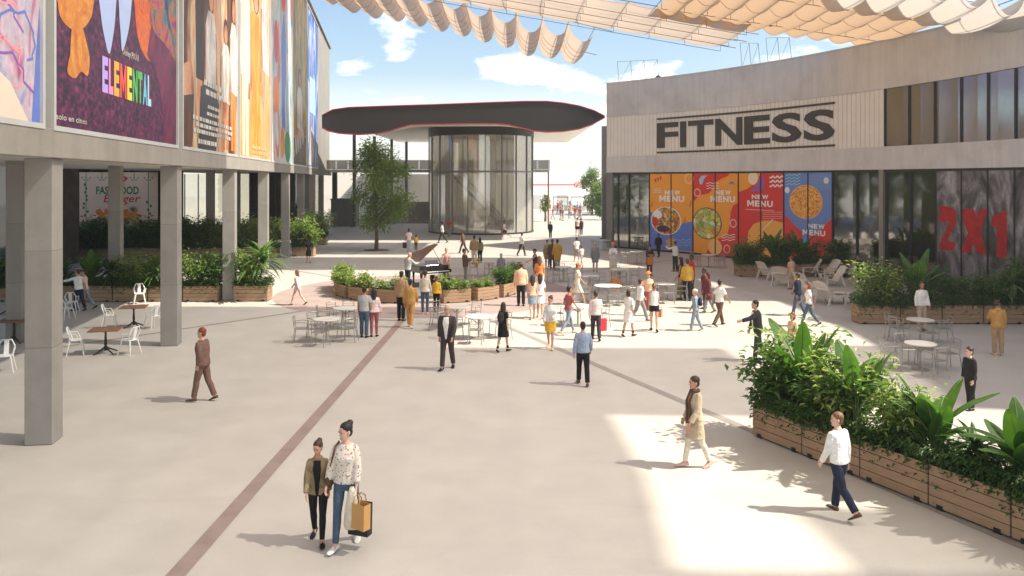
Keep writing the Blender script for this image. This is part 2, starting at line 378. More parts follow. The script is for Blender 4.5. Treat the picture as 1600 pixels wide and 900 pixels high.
# ================================================================== ground
def ground_mat():
    m=bpy.data.materials.new('plaza_concrete'); nt,out=_nt(m); b=prin(nt,out,.6,0,.3); v=coords(nt,False)
    a=noise(nt,v,.09,5,.6); c=ramp(nt,a,[(.3,(.435,.403,.355)),(.7,(.54,.505,.45))])
    a2=noise(nt,v,.9,6,.65); c=mixc(nt,.4,c,ramp(nt,a2,[(.3,(.40,.365,.32)),(.7,(.585,.54,.48))]))
    mp=node(nt,'ShaderNodeMapping'); mp.inputs['Scale'].default_value=(.35,2.2,1); mp.inputs['Rotation'].default_value=(0,0,.5); L(nt,v,mp.inputs[0])
    a3=noise(nt,mp.outputs[0],.8,7,.7); k=ramp(nt,a3,[(.55,(0,0,0)),(.8,(1,1,1))]); k2=node(nt,'ShaderNodeMath',operation='MULTIPLY'); k2.inputs[1].default_value=.3; L(nt,k,k2.inputs[0])
    c=mixc(nt,k2.outputs[0],c,(.33,.30,.27))
    f=noise(nt,v,45,2); c=mixc(nt,.12,c,ramp(nt,f,[(.3,(.3,.28,.25)),(.7,(.66,.62,.56))]))
    L(nt,c,b.inputs['Base Color']); L(nt,bump(nt,f,.12,.004),b.inputs['Normal'])
    r=node(nt,'ShaderNodeMapRange'); r.inputs['To Min'].default_value=.42; r.inputs['To Max'].default_value=.75; L(nt,a2,r.inputs[0]); L(nt,r.outputs[0],b.inputs['Roughness'])
    return m
mb=MB(); mb.quad((-900,-60,0),(900,-60,0),(900,900,0),(-900,900,0)); struct(mb.build('ground',ground_mat()))
LINE=CONCRETE('line_paving',(.30,.225,.20),2,False); LINE2=CONCRETE('line_paving_grey',(.30,.27,.24),2,False)
def strip(name,a,b,wd,z,mat):
    a=V((*a,z)); b=V((*b,z)); n=(b-a).normalized().cross(V((0,0,1)))*wd/2
    mb=MB(); mb.quad(a-n,a+n,b+n,b-n); return struct(mb.build(name,mat))
RC=V((-4.0,37.4,0)); RR=6.9          # centre of the round paving
mb=MB(); mb.add([(RC.x+RR*math.cos(q),RC.y+RR*math.sin(q),.004) for q in [2*math.pi*i/72 for i in range(72)]],[tuple(range(72))])
struct(mb.build('round_paving',CONCRETE('round_paving',(.36,.285,.255),1.2,False)))
def radial(name,frm,wd,mat):
    a=V((*frm,0)); dr=(RC-a).normalized(); e=RC-dr*(RR-.02); strip(name,(a.x,a.y),(e.x,e.y),wd,.006,mat)
radial('paving_line',(-4.6,5),.27,LINE)
radial('paving_line',(9.2,7.4),.22,LINE2)
radial('paving_line',(-23,14.8),.16,LINE2)
radial('paving_line',(-21,55.2),.2,LINE2)
radial('paving_line',(14,56),.2,LINE2)
# ================================================================== cinema building on the left
CONC=CONCRETE('concrete_grey',(.29,.27,.245),1.1,True,.75,1.93); CONCW=CONCRETE('concrete_warm',(.31,.285,.25),.5); CONCD=CONCRETE('concrete_soffit',(.58,.55,.50),.5,False)
FRAME=M('frame_pale',(.6,.6,.58),.4,.04,3,metal=.3); STEEL=M('steel_dark',(.05,.05,.055),.4,.1,3,metal=.7); STEELG=M('steel_grey',(.23,.225,.215),.45,.08,3,metal=.5)
u=V((-.154,1,0)).normalized(); nn=V((1,.154,0)).normalized(); O=V((-6.69,0,0))
def Lp(Y,off,z):                      # off>0 = behind the facade
    p=O+V((-.154*Y,Y,0)); p=p-nn*off; return V((p.x,p.y,z))
def lbox(mb,Y0,Y1,o0,o1,z0,z1,mi=0): mb.hexa([Lp(Y0,o0,z0),Lp(Y1,o0,z0),Lp(Y1,o1,z0),Lp(Y0,o1,z0),Lp(Y0,o0,z1),Lp(Y1,o0,z1),Lp(Y1,o1,z1),Lp(Y0,o1,z1)],mi)
cin=thing('cinema_building','long concrete cinema building on columns along the left of the plaza','building')
mb=MB(); lbox(mb,3,92,.12,11.5,6.26,20.3); mb.build('upper_wall',CONCW,cin)
mb=MB(); lbox(mb,3,92.3,-.1,.118,5.72,6.3); lbox(mb,3,92.3,-.06,.4,20.302,20.45); bevel(mb.build('fascia',CONCW,cin),.015)
mb=MB(); lbox(mb,3,92,.12,11.5,5.9,6.258); mb.build('ceiling',CONCD,cin)
for k in range(-1,8):                  # front columns
    Y=15.96+9.45*k
    mb=MB(); lbox(mb,Y,Y+.52,.02,.54,0,5.718); bevel(mb.build('column',CONC,cin),.012)
for k in range(1,8):                   # inner row of columns
    Y=17.3+9.45*k
    mb=MB(); lbox(mb,Y,Y+.5,5.15,5.65,0,5.898); bevel(mb.build('column',CONC,cin),.012)
# ground-floor shop fronts, well behind the columns
GD=GLASS('glass_dark',(.16,.15,.14),.10,.3,.03); GC=GLASS('glass_clear',(.82,.84,.8),.12,.6,.02)
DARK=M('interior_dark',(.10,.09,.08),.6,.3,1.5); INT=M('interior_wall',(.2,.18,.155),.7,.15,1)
def front(Y,x0,x1,mull,lbl):
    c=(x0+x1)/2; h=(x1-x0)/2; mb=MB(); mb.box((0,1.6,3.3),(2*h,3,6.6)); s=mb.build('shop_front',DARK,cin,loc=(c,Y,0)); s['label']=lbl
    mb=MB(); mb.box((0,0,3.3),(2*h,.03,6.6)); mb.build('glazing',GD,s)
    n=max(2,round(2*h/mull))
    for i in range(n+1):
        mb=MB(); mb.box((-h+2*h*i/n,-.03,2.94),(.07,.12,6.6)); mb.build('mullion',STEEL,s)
    mb=MB(); mb.box((0,-.03,.08),(2*h,.13,.16)); mb.build('bottom_rail',STEEL,s); mb=MB(); mb.box((0,-.03,6.54),(2*h,.13,.12)); mb.build('top_rail',STEEL,s); return s
sf1=front(47.5,-46,-27.4,1.9,'dark glazed shop front with a tall food poster at the far left under the cinema')
sf2=front(60.2,-40,-26.0,1.47,'dark glazed shop front carrying the cream burger poster behind the columns')
sf3=front(72,-23.6,-19.0,1.1,'narrow dark glazed entrance hall near the far end of the cinema arcade')
mb=MB()
glz=thing('glass_screen','tall clear glazed screen closing the far end of the cinema arcade','glazing',(-30,88,0))
mb=MB(); mb.box((0,0,2.94),(18,.03,5.86)); mb.build('pane',GC,glz)
for i in range(13):
    mb=MB(); mb.box((-9+1.5*i,-.02,2.94),(.09,.14,5.86)); mb.build('mullion',STEELG,glz)
post=MB(); post.box((-20.2,91.2,3.2),(.5,.5,6.4)); tag(post.build('steel_post',STEEL),'thick dark steel post at the far corner of the cinema building','post')
# --- burger poster (cream print on the second shop front)
def flatY(Y): return lambda s,z,o: V((s,Y-o,z))
def PX(px,D): return (px-800)/F*D
def PZ(py,D): return CZ+(HZ-py)/F*D
CREAM=flatcol('cream',(.90,.62,.43)); GRN=flatcol('green',(.03,.20,.07)); REDP=flatcol('red',(.62,.03,.03)); ORGP=flatcol('orange',(.85,.22,.03)); YELP=ART('print_yellow',[(.3,(.62,.25,.02)),(.5,(.85,.45,.04)),(.7,(.9,.68,.2))],.8,(1,1,.4),6,1); WHT=ART('print_white',[(.3,(.5,.46,.42)),(.5,(.8,.77,.72)),(.65,(.86,.85,.82))],.7,(1,1,.4),6,1); BLU=flatcol('blue',(.12,.19,.56)); BLK=flatcol('black',(.03,.03,.03)); MAR=flatcol('maroon',(.28,.04,.04)); PNK=flatcol('pink',(.8,.3,.35)); LBL=flatcol('lightblue',(.35,.6,.8)); TAN=flatcol('tan',(.75,.45,.2)); SKN=ART('print_skin',[(.3,(.40,.17,.08)),(.5,(.68,.36,.2)),(.7,(.85,.58,.4))],.8,(1,1,.7),5,.6); BRN=ART('print_brown',[(.3,(.03,.015,.008)),(.5,(.13,.06,.03)),(.7,(.26,.13,.06))],.9,(1,1,.3),7,1); PUR=flatcol('purple',(.25,.1,.4)); LGRN=flatcol('lightgreen',(.3,.55,.1))
D=60.1; bp=thing('wall_poster','cream fast food burger poster with green and red lettering on dark glazing','poster',(0,0,0))
pr=Print(flatY(D)); q=lambda X,Y:(PX(X/5.625,D),PZ(250+Y/5.625,D))
mb=MB(); a=q(698,108); b=q(1388,760); mb.box(((a[0]+b[0])/2,D+.0,(a[1]+b[1])/2),(b[0]-a[0],.03,a[1]-b[1])); mb.build('sheet',CREAM,bp)
pr.text('lettering','FAST FOOD',q(845,0)[0],q(1222,0)[0],q(0,302)[1],q(0,232)[1],.02,GRN,bp,.03)
pr.text('lettering','Burger',q(905,0)[0],q(1222,0)[0],q(0,392)[1],q(0,305)[1],.02,REDP,bp,.01,.25)
pr.polys('mark',[[q(1055,138),q(1090,140),q(1130,160),q(1092,192),q(1055,195),q(1056,182),q(1085,178),q(1100,160),q(1085,152),q(1055,152)]],.02,REDP,bp)
pa=[];pb=[];pc=[];pd=[]
rr=random.Random(3)
for cx in (757,897,1180,1305):
    pa+=strokes([q(cx,112),q(cx,180 if cx in(897,1180) else 560)],.05)
    for k in range(5):
        x=cx-34+17*k; pa.append([q(x-7,150+(k%2)*20),q(x+7,150+(k%2)*20),q(x,168+(k%2)*20)])
    if cx in (757,1305):
        for k in range(9):
            y=(215 if cx==757 else 370)+k*34; y=min(y,640)
            pa.append(ell(q(cx+rr.uniform(-22,22),y),.09,.12,7))
for k in range(46):
    x=rr.uniform(860,1230); y=480-abs(rr.gauss(0,1))*36*(1.2-abs(x-1040)/260)+rr.uniform(-10,90)
    (pb if k%3 else pc).append(ell(q(x,y),rr.uniform(.12,.3),rr.uniform(.12,.3),9,rr.random(),rr.random()+6.28))
for k in range(12):
    t=math.pi*k/11; pd.append([q(1170-14*math.sin(t),450),q(1170+14*math.sin(t),452),q(1170+66*math.cos(t),450-58*math.sin(t)+6)])
pr.polys('leaf_print',pa,.018,GRN,bp); 
for i,(l,m_) in enumerate(((pb,ORGP),(pc,YELP),(pd,GRN))):
    for j,p in enumerate(l): pass
    pr.polys('food_print',[[ (x,z) for x,z in p] for p in l[:1]],.022+.004*i,m_,bp) if False else None
# each food blob at its own small height so that none lie in one plane
def blobs(name,lst,off,mat,par,prn):
    vs=[];fs=[];offs=[]
    for i,p in enumerate(lst):
        fs.append(tuple(range(len(vs),len(vs)+len(p)))); vs+=[prn.fn(x,z,off+.0006*i) for x,z in p]
    mb=MB(); mb.add(vs,fs); return mb.build(name,mat,par,fixn=False)
blobs('food_print',pb,.02,ORGP,bp,pr); blobs('food_print',pc,.0203,YELP,bp,pr); blobs('food_print',pd,.0207,GRN,bp,pr)
# --- narrow food poster on the first shop front
D=47.4; fp=thing('wall_poster','tall narrow poster of red and green food at the far left','poster')
pr=Print(flatY(D)); q=lambda X,Y:(PX(X/5.625,D),PZ(250+Y/5.625,D))
mb=MB(); a=q(95,90); b=q(250,900); mb.box(((a[0]+b[0])/2,D,(a[1]+b[1])/2),(b[0]-a[0],.03,a[1]-b[1])); mb.build('sheet',flatcol('brownp',(.16,.07,.04)),fp)
pr.poly('drip_print',[q(104,100),q(150,105),q(175,170),q(205,270),q(228,380),q(215,520),q(205,640),q(160,780),q(130,880),q(104,880)],.018,CREAM,fp)
fo=[];fg=[]
for k in range(60):
    t=rr.random(); y=250+600*t; x=105+rr.random()*(95 if t<.6 else 60)
    (fg if .28<t<.5 and k%2 else fo).append(ell(q(x,y),rr.uniform(.1,.28),rr.uniform(.12,.34),8))
blobs('food_print',fo,.02,ORGP,fp,pr); blobs('food_print',fg,.021,GRN,fp,pr)
# --- film posters on the long wall: s = distance along (in Y), z up
pf=lambda s,z,o: Lp(s,-(.0615+(o-.06)*.28),z)
def Yp(px): return 8362/(607.5-px)
def ZP(px,py): Y=Yp(px); return (Y,CZ+(HZ-py)*Y/F)
pl=Print(pf)
def poster(label,px0,px1,mat,Z0=6.36,Z1=19.5,Y0=None):
    y0=Yp(px0) if Y0 is None else Y0; y1=Yp(px1); t=thing('film_poster',label,'poster')
    mb=MB(); lbox(mb,y0,y1,-.06,.11,Z0,Z1); mb.build('sheet',mat,t)
    mb=MB()
    for (a,b,c,d_) in ((y0-.1,y0,Z0-.1,Z1+.1),(y1,y1+.1,Z0-.1,Z1+.1)): lbox(mb,a,b,-.12,.112,c,d_)
    for (c,d_) in ((Z0-.1,Z0),(Z1,Z1+.1)): lbox(mb,y0,y1,-.12,.112,c,d_)
    mb.build('frame',FRAME,t); return t,y0,y1
def figure(t,cx,z0,h,wd,skin,cloth,hair,off,legs=None):
    """generic printed figure"""
    o=[off]
    def nx(): o[0]+=.004; return o[0]
    Hd=h*.13
    if legs: pl.poly('figure_print',[(cx-wd*.35,z0),(cx-wd*.05,z0),(cx,z0+h*.35),(cx+wd*.08,z0),(cx+wd*.36,z0),(cx+wd*.4,z0+h*.5),(cx-wd*.4,z0+h*.5)],nx(),legs,t)
    pl.poly('figure_print',[(cx-wd*.55,z0+h*.38),(cx+wd*.55,z0+h*.36),(cx+wd*.62,z0+h*.7),(cx+wd*.3,z0+h*.82),(cx-wd*.3,z0+h*.82),(cx-wd*.64,z0+h*.7)],nx(),cloth,t)
    pl.disc('figure_print',(cx,z0+h*.92),wd*.30,Hd*.78,nx(),hair,t,20)
    pl.disc('figure_print',(cx,z0+h*.9),wd*.22,Hd*.58,nx(),skin,t,20)
    o0=nx()
    pl.poly('figure_print',[(cx-wd*.62,z0+h*.7),(cx-wd*.5,z0+h*.72),(cx-wd*.62,z0+h*.3),(cx-wd*.78,z0+h*.3)],o0,skin,t); pl.polys('figure_print',[[(cx+wd*.5,z0+h*.72),(cx+wd*.62,z0+h*.7),(cx+wd*.8,z0+h*.34),(cx+wd*.64,z0+h*.32)]],o0,skin,t)
def lines(t,y0,y1,z0,rows,h,gap,off,mat,seed):
    r=random.Random(seed); ps=[]
    for k in range(rows):
        x=y0+r.uniform(0,.1)*(y1-y0); e=y1-r.uniform(0,.12)*(y1-y0); z=z0-k*(h+gap)
        while x<e:
            wl=r.uniform(.12,.6); ps.append([(x,z),(min(x+wl,e),z),(min(x+wl,e),z+h),(x,z+h)]); x+=wl+.1
    pl.polys('small_print',ps,off,mat,t)
# 0 pastel sketch poster at the picture's edge
t,y0,y1=poster('pale poster with pink and purple brush sketches, leftmost on the cinema wall',0,57,ART('art_pastel',[(.30,(.62,.25,.45)),(.42,(.78,.66,.75)),(.52,(.72,.68,.8)),(.60,(.45,.45,.75)),(.70,(.65,.3,.6))],.7,(1,1,.6),5,2),Y0=6)
for k in range(7):
    c=(y1-rr.uniform(.6,4),rr.uniform(6.8,9.3)); pl.stroke('brush_print',[(c[0]+rr.uniform(.5,1.1)*math.cos(a),c[1]+rr.uniform(.3,.6)*math.sin(a)) for a in [i*.42+k for i in range(11)]],.05,.064+.001*k,(PUR,PNK,BLU)[k%3],t)
pl.poly('shape_print',[(y1-.35,6.37),(y1-.02,6.37),(y1-.02,8.6),(y1-.14,7.8)],.075,BLU,t)
pl.poly('shape_print',[(y1-4.5,6.37),(y1-.5,6.37),(y1-1.2,7.0),(y1-2.6,7.5),(y1-4.2,7.3)],.076,flatcol('peach',(.85,.62,.5)),t)
# 1 purple poster with the colourful title
t,y0,y1=poster('purple film poster with colourful block title, second from the left on the cinema wall',78,272,ART('art_purple',[(.3,(.04,.01,.055)),(.46,(.13,.03,.12)),(.58,(.24,.05,.16)),(.75,(.42,.1,.25))],5.5,(1,1,1.3),14,.3))
pl.poly('glow_print',curve([ZP(212,-40),ZP(270,-40),ZP(271,40),ZP(262,84),ZP(246,100),ZP(230,96),ZP(216,74),ZP(208,30)]),.064,ART('art_orange',[(.3,(.7,.10,.05)),(.5,(.9,.3,.05)),(.7,(.45,.06,.25))],1.2),t)
pl.poly('glow_print',[ZP(238,0),ZP(271.5,0)]+[ZP(271.5,226)]+[ZP(250,223),ZP(252,190),ZP(249,160),ZP(244,130),ZP(236,105),ZP(226,86)],.068,ART('art_plum',[(.3,(.12,.02,.10)),(.6,(.32,.05,.16)),(.8,(.6,.14,.12))],1.5,(1,1,.6)),t)
pl.poly('city_print',curve([ZP(232,-40),ZP(270,-40),ZP(271,40),ZP(271,92),ZP(262,80),ZP(252,66),ZP(238,50),ZP(230,20)]),.072,ART('art_city',[(.3,(.06,.05,.3)),(.45,(.1,.3,.35)),(.55,(.7,.25,.05)),(.7,(.3,.05,.4))],1.6,(1,1,1),4,.5),t)
pl.poly('drop_print',curve([ZP(150,-30),ZP(176,-30),ZP(176,20),ZP(172,58),ZP(166,84),ZP(159,60),ZP(153,24)]),.076,flatcol('ice',(.40,.50,.78)),t)
pl.poly('drop_print',curve([ZP(182,-30),ZP(201,-30),ZP(201,10),ZP(196,50),ZP(187,80),ZP(184,50),ZP(182,20)]),.076,flatcol('ice',(.4,.5,.78)),t)
pl.poly('swirl_print',curve([ZP(86,-30),ZP(142,-30),ZP(141,8),ZP(136,30),ZP(122,46),ZP(104,44),ZP(90,28),ZP(85,6)]),.076,ART('art_amber',[(.3,(.75,.25,.05)),(.6,(.9,.5,.12))],1),t)
pl.poly('swirl_print',curve([ZP(108,40),ZP(122,40),ZP(130,66),ZP(135,92),ZP(132,118),ZP(122,112),ZP(112,122),ZP(100,112),ZP(104,84)]),.078,ART('art_amber',[],1),t)
cols=[(.50,.36,.85),(.80,.25,.55),(.9,.42,.05),(.85,.10,.08),(.9,.65,.06),(.08,.5,.10),(.08,.5,.5),(.15,.55,.75),(.45,.7,.85)]
e0,e1=18.45,22.3; wds=[1,.85,1,1.25,1,1.05,.95,1,.85]; tot=sum(wds); x=e0
for ch,wl,cc in zip('ELEMENTAL',wds,cols):
    w_=(e1-e0)*wl/tot; pl.text('title_letter',ch,x+w_*.06,x+w_*.94,7.32,8.16,.085,flatcol('title%.2f%.2f'%cc[:2],cc),t,.05); x+=w_
pl.text('lettering','Disney PIXAR',19.9,21.2,8.36,8.58,.085,WHT,t,.01)
pl.text('lettering','solo en cines',y0+.12,y0+1.75,6.5,6.62,.085,WHT,t,.01); pl.text('lettering','21 de junio',y1-1.1,y1-.15,6.45,6.6,.085,WHT,t,.0) if False else None
# 2 people in white and brown
t,y0,y1=poster('brown and white film poster with white credit lines, third from the left',281,367,ART('art_brown',[(.3,(.05,.025,.01)),(.45,(.30,.12,.04)),(.56,(.75,.62,.45)),(.68,(.75,.30,.08))],.55,(1.2,1.2,.25),6,1.2))
Wd=y1-y0
pl.poly('shape_print',[(y0+.1,6.4),(y0+1.4,6.4),(y0+1.6,8.3),(y0+.9,8.7),(y0+.1,8.4)],.064,BRN,t)
pl.poly('shape_print',[(y0+.1,8.0),(y0+1.6,8.2),(y0+1.5,8.9),(y0+1.2,9.3),(y0+1.0,10.6),(y0+.75,10.6),(y0+.8,9.2),(y0+.1,9.0)],.068,SKN,t)
pl.poly('shape_print',[(y0+1.9,8.8),(y0+4.4,8.8),(y0+4.7,13),(y0+1.7,13)],.068,BRN,t)
figure(t,y0+4.2,6.6,6.0,1.5,SKN,WHT,BRN,.07,BRN); figure(t,y0+6.9,6.5,5.2,1.5,SKN,WHT,BRN,.07,SKN); figure(t,y0+8.5,6.5,6.6,1.3,SKN,WHT,BRN,.074,ORGP)
pl.poly('shape_print',[(y0+2.2,6.37),(y0+5.0,6.37),(y0+5.6,8.2),(y0+4.5,8.9),(y0+2.6,8.6)],.1,BLK,t)
lines(t,y0+3.0,y0+6.8,8.7,2,.2,.12,.11,WHT,1); lines(t,y0+3.4,y0+5.8,7.9,2,.12,.14,.11,WHT,2); lines(t,y0+1.2,y0+8.6,7.35,3,.14,.08,.115,WHT,3); lines(t,y0+2,y0+5.5,6.55,1,.16,.1,.115,WHT,4)
# 3 warm poster with three faces
t,y0,y1=poster('cream and yellow film poster of three long haired figures on the cinema wall',371,420,ART('art_warm',[(.3,(.55,.30,.10)),(.5,(.8,.62,.36)),(.7,(.75,.42,.12))],.4,(1,1,.4),4,1))
figure(t,y0+4.6,6.5,8.6,3.0,SKN,YELP,BRN,.064,YELP); figure(t,y0+1.6,6.4,9.6,2.2,SKN,CREAM,ORGP,.08,CREAM); figure(t,y0+7.6,7.5,9.4,2.4,SKN,WHT,BRN,.08,None)
lines(t,y0+3,y0+8.5,6.8,2,.16,.1,.11,TAN,5)
# 4 pale blue / red
t,y0,y1=poster('pale blue poster with red and blue swirls in the middle of the cinema wall',422,454,ART('art_blue',[(.3,(.15,.45,.65)),(.45,(.65,.8,.85)),(.56,(.85,.85,.8)),(.64,(.75,.15,.1)),(.72,(.2,.45,.75))],.6,(1,1,.35),5,1.5))
pl.poly('shape_print',[(y0+4.6,8.5),(y0+5.8,8.5),(y0+6.5,14),(y0+5.6,16.2),(y0+4.2,14)],.066,BLU,t); pl.disc('shape_print',(y0+5.2,17),1.1,1.2,.07,REDP,t,20)
pl.disc('shape_print',(y0+2,10.3),1.2,1.1,.066,ORGP,t,20); pl.disc('shape_print',(y0+7.4,7.4),1.6,1,.066,GRN,t,20); pl.disc('shape_print',(y0+4.8,7.6),1.0,1,.07,YELP,t,20); pl.disc('shape_print',(y0+2,13.4),.9,1.3,.066,REDP,t,20)
# 5 olive
t,y0,y1=poster('olive and brown poster with slanted white script near the far end of the wall',456,477,ART('art_olive',[(.3,(.16,.10,.03)),(.5,(.50,.42,.12)),(.62,(.72,.62,.3)),(.72,(.5,.12,.03))],.6,(1,1,.3),5,1.5))
figure(t,y0+4.4,6.4,7,3,SKN,WHT,BRN,.064,REDP); pl.poly('shape_print',[(y0+.1,6.37),(y1-.1,6.37),(y1-.1,8.6),(y0+.1,8.2)],.086,BRN,t); pl.stroke('script_print',[(y0+1,6.9),(y0+1.8,8.4),(y0+2.2,7.1),(y0+3.2,8.9),(y0+3.4,7.3),(y0+4.6,9.3),(y0+4.8,7.6),(y0+6,9.6),(y0+6.4,8),(y0+7.6,10)],.28,.09,WHT,t)
# 6 blue
t,y0,y1=poster('deep blue and white poster, farthest along the cinema wall',479,495,ART('art_deepblue',[(.3,(.02,.06,.35)),(.5,(.1,.25,.65)),(.6,(.75,.8,.9)),(.7,(.25,.2,.6))],.5,(1,1,.35),5,1.5))
pl.polys('shape_print',[[(y0+2,11),(y0+7,11),(y0+7,14),(y0+2,14)]],.066,LBL,t); pl.poly('shape_print',[(y0+1,6.5),(y0+5,6.5),(y0+6,9),(y0+3,10)],.066,WHT,t)
# ================================================================== fitness building (curved) on the right
AC=V((-24.232,28.0,0)); AR=46.66
def th_px(px,r=AR):
    dx=(px-800)/F; k=dx*dx+1; q=-(dx*AC.x+AC.y); c=AC.x**2+AC.y**2-r*r
    t=(-q+math.sqrt(q*q-k*c))/k; return math.atan2(t-AC.y,dx*t-AC.x), t
def Ap(th,r,z): return V((AC.x+r*math.cos(th),AC.y+r*math.sin(th),z))
def arcbox(mb,t0,t1,r0,r1,z0,z1,n=None,mi=0):
    n=n or max(1,int(abs(t1-t0)*AR/1.2)); rings=[]
    for i in range(n+1):
        t=t0+(t1-t0)*i/n; rings.append([Ap(t,r0,z0),Ap(t,r1,z0),Ap(t,r1,z1),Ap(t,r0,z1)])
    mb.loft(rings,mi)
TA=th_px(948.5)[0]; TE=R_(-14); TB=th_px(1381)[0]
CONCF=CONCRETE('concrete_pale',(.68,.66,.635),.5)
fit=thing('fitness_building','curved grey concrete building with the white sign band on the right','building')
mb=MB(); arcbox(mb,TA,TE,AR-.06,AR+15,10.15,12.7); mb.build('parapet_wall',CONCF,fit)
mb=MB(); arcbox(mb,TA,TE,AR-.10,AR+.5,12.702,12.78); mb.build('coping',CONCF,fit)
mb=MB(); arcbox(mb,TA,TE,AR-.09,AR+15,5.82,7.05); mb.build('lower_band',CONCF,fit)
CLAD=M('cladding_white',(.86,.82,.75),.5,.05,1.2,fine=.15)
mb=MB(); arcbox(mb,TA,TB,AR,AR+.25,7.052,10.148); mb.build('sign_band',CLAD,fit)
mb=MB(); n=int((TA-TB)*AR/.33)
for i in range(n+1):
    t=TA+(TB-TA)*i/n; arcbox(mb,t-.0004,t+.0004,AR-.022,AR-.002,7.056,10.144,1)
mb.build('seam',M('seam',(.66,.62,.55),.6,.03),fit)
DG=GLASS('glass_mirror',(.86,.82,.76),.09,.3,.11,.5); LG=GLASS('glass_shop',(.78,.75,.68),.24,.5,.05)
mb=MB(); arcbox(mb,TB-.0012,TE,AR+.04,AR+.06,7.052,10.148); mb.build('window_glass',DG,fit)
mb=MB(); arcbox(mb,TB,TE,AR+.13,AR+.2,7.052,10.148); mb.build('inner_wall',M('reflection_tan',(.68,.59,.49),.8,.25,.5,stretch=(1,1,.4)),fit)  # tan backing puts the sails' warm reflection into the colour
ups=[1381.5,1420,1460,1501,1543,1586,1630,1676,1725]
for p_ in ups:
    t=th_px(p_)[0]; mb=MB(); arcbox(mb,t-.0009,t+.0009,AR-.01,AR+.12,7.054,10.146,1); mb.build('mullion',STEEL,fit)
mb=MB(); arcbox(mb,TA-.012,TE,AR+.03,AR+.05,.12,5.7); mb.build('shop_glass',LG,fit)
mb=MB(); arcbox(mb,TA,TE,AR+4,AR+4.2,0,5.818); mb.build('inner_wall',M('shop_wall',(.46,.40,.32),.7,.25,.5,stretch=(1,1,.3)),fit)
mb=MB(); arcbox(mb,TA,TE,AR+.02,AR+3.9,.002,.03); mb.build('inner_floor',M('floor_inside',(.3,.27,.23),.4,.1),fit)
mb=MB(); arcbox(mb,TA-.012,TE,AR-.03,AR+.10,.0,.12); mb.build('bottom_rail',STEEL,fit); mb=MB(); arcbox(mb,TA-.012,TE,AR-.03,AR+.10,5.7,5.818); mb.build('top_rail',STEEL,fit)
lows=[966,983,1015,1049,1083,1118,1154,1189,1225,1263,1301,1339,1385,1423,1463,1503,1544,1586,1630,1676]
for p_ in lows:
    t=th_px(p_)[0]; mb=MB(); arcbox(mb,t-.0008,t+.0008,AR-.05,AR+.09,.12,5.7,1); mb.build('mullion',STEEL,fit)
t=th_px(1379)[0]; mb=MB(); arcbox(mb,t-.0032,t+.0032,AR-.12,AR+.3,0,5.818,1); mb.build('pier',CONCW,fit)
mb=MB(); arcbox(mb,TA+.0,TA-.012,AR-.08,AR+15,0,5.818,1); mb.build('end_wall',STEELG,fit)
mb=MB(); arcbox(mb,TA,TB,AR+.252,AR+15,7.052,10.148); arcbox(mb,TB,TE,AR+9,AR+15,7.052,10.148); mb.build('core_wall',CONC,fit)
# --- sign and posters on the curved front
af=lambda s,z,o: Ap(TA-s/AR,AR-(o if o<.026 or o>.05 else .0235+(o-.026)*.35),z)
pa_=Print(af,.3)
def SP(px,py): t,D=th_px(px); return ((TA-t)*AR,CZ+(HZ-py)/F*D)
SIGN=M('sign_charcoal',(.062,.053,.045),.5,.08)
sg=thing('shop_sign','large charcoal FITNESS lettering between two bars on the white band','sign')
s0=SP(1027,200)[0]; s1=SP(1305,200)[0]
x=s0
wid=dict(F=.80,I=.22,T=.92,N=.95,E=.88,S=.98); tot=sum(wid[c] for c in 'FITNESS'); gap=.045*(s1-s0)/6*1.6; k=((s1-s0)-6*gap)/tot
for c in 'FITNESS':
    vs,fs=text_mesh(c,.028); w_=wid[c]*k; mbz=MB()
    bm=bmesh.new(); bv=[bm.verts.new((x+w_*a,7.58+1.84*b,0)) for a,b in vs]
    for f in fs: bm.faces.new([bv[i] for i in f])
    bmesh.ops.recalc_face_normals(bm,faces=bm.faces)
    r=bmesh.ops.extrude_face_region(bm,geom=bm.faces[:]); 
    for v in [g for g in r['geom'] if isinstance(g,bmesh.types.BMVert)]: v.co.z=1
    for v in bm.verts: v.co=af(v.co.x,v.co.y,.024+.05*v.co.z)
    bmesh.ops.recalc_face_normals(bm,faces=bm.faces)
    me=bpy.data.meshes.new('letter'); bm.to_mesh(me); bm.free(); me.materials.append(SIGN); o=bpy.data.objects.new('letter',me); COL.objects.link(o); o.parent=sg
    x+=w_+gap
for z0,z1 in ((7.20,7.32),(9.66,9.78)):
    mb=MB(); arcbox(mb,TA-s0/AR,TA-s1/AR,AR-.075,AR-.024,z0,z1); mb.build('bar',SIGN,sg)
def Q(X,Y): return SP(1000+X/5,255+Y/5)
ZT=5.69; ZB=.14
ORG=flatcol('menu_orange',(.90,.36,.03)); RED=flatcol('menu_red',(.72,.035,.03)); MBL=flatcol('menu_blue',(.12,.20,.58)); MPU=flatcol('menu_purple',(.30,.12,.42)); WH=flatcol('menu_white',(.86,.84,.8))
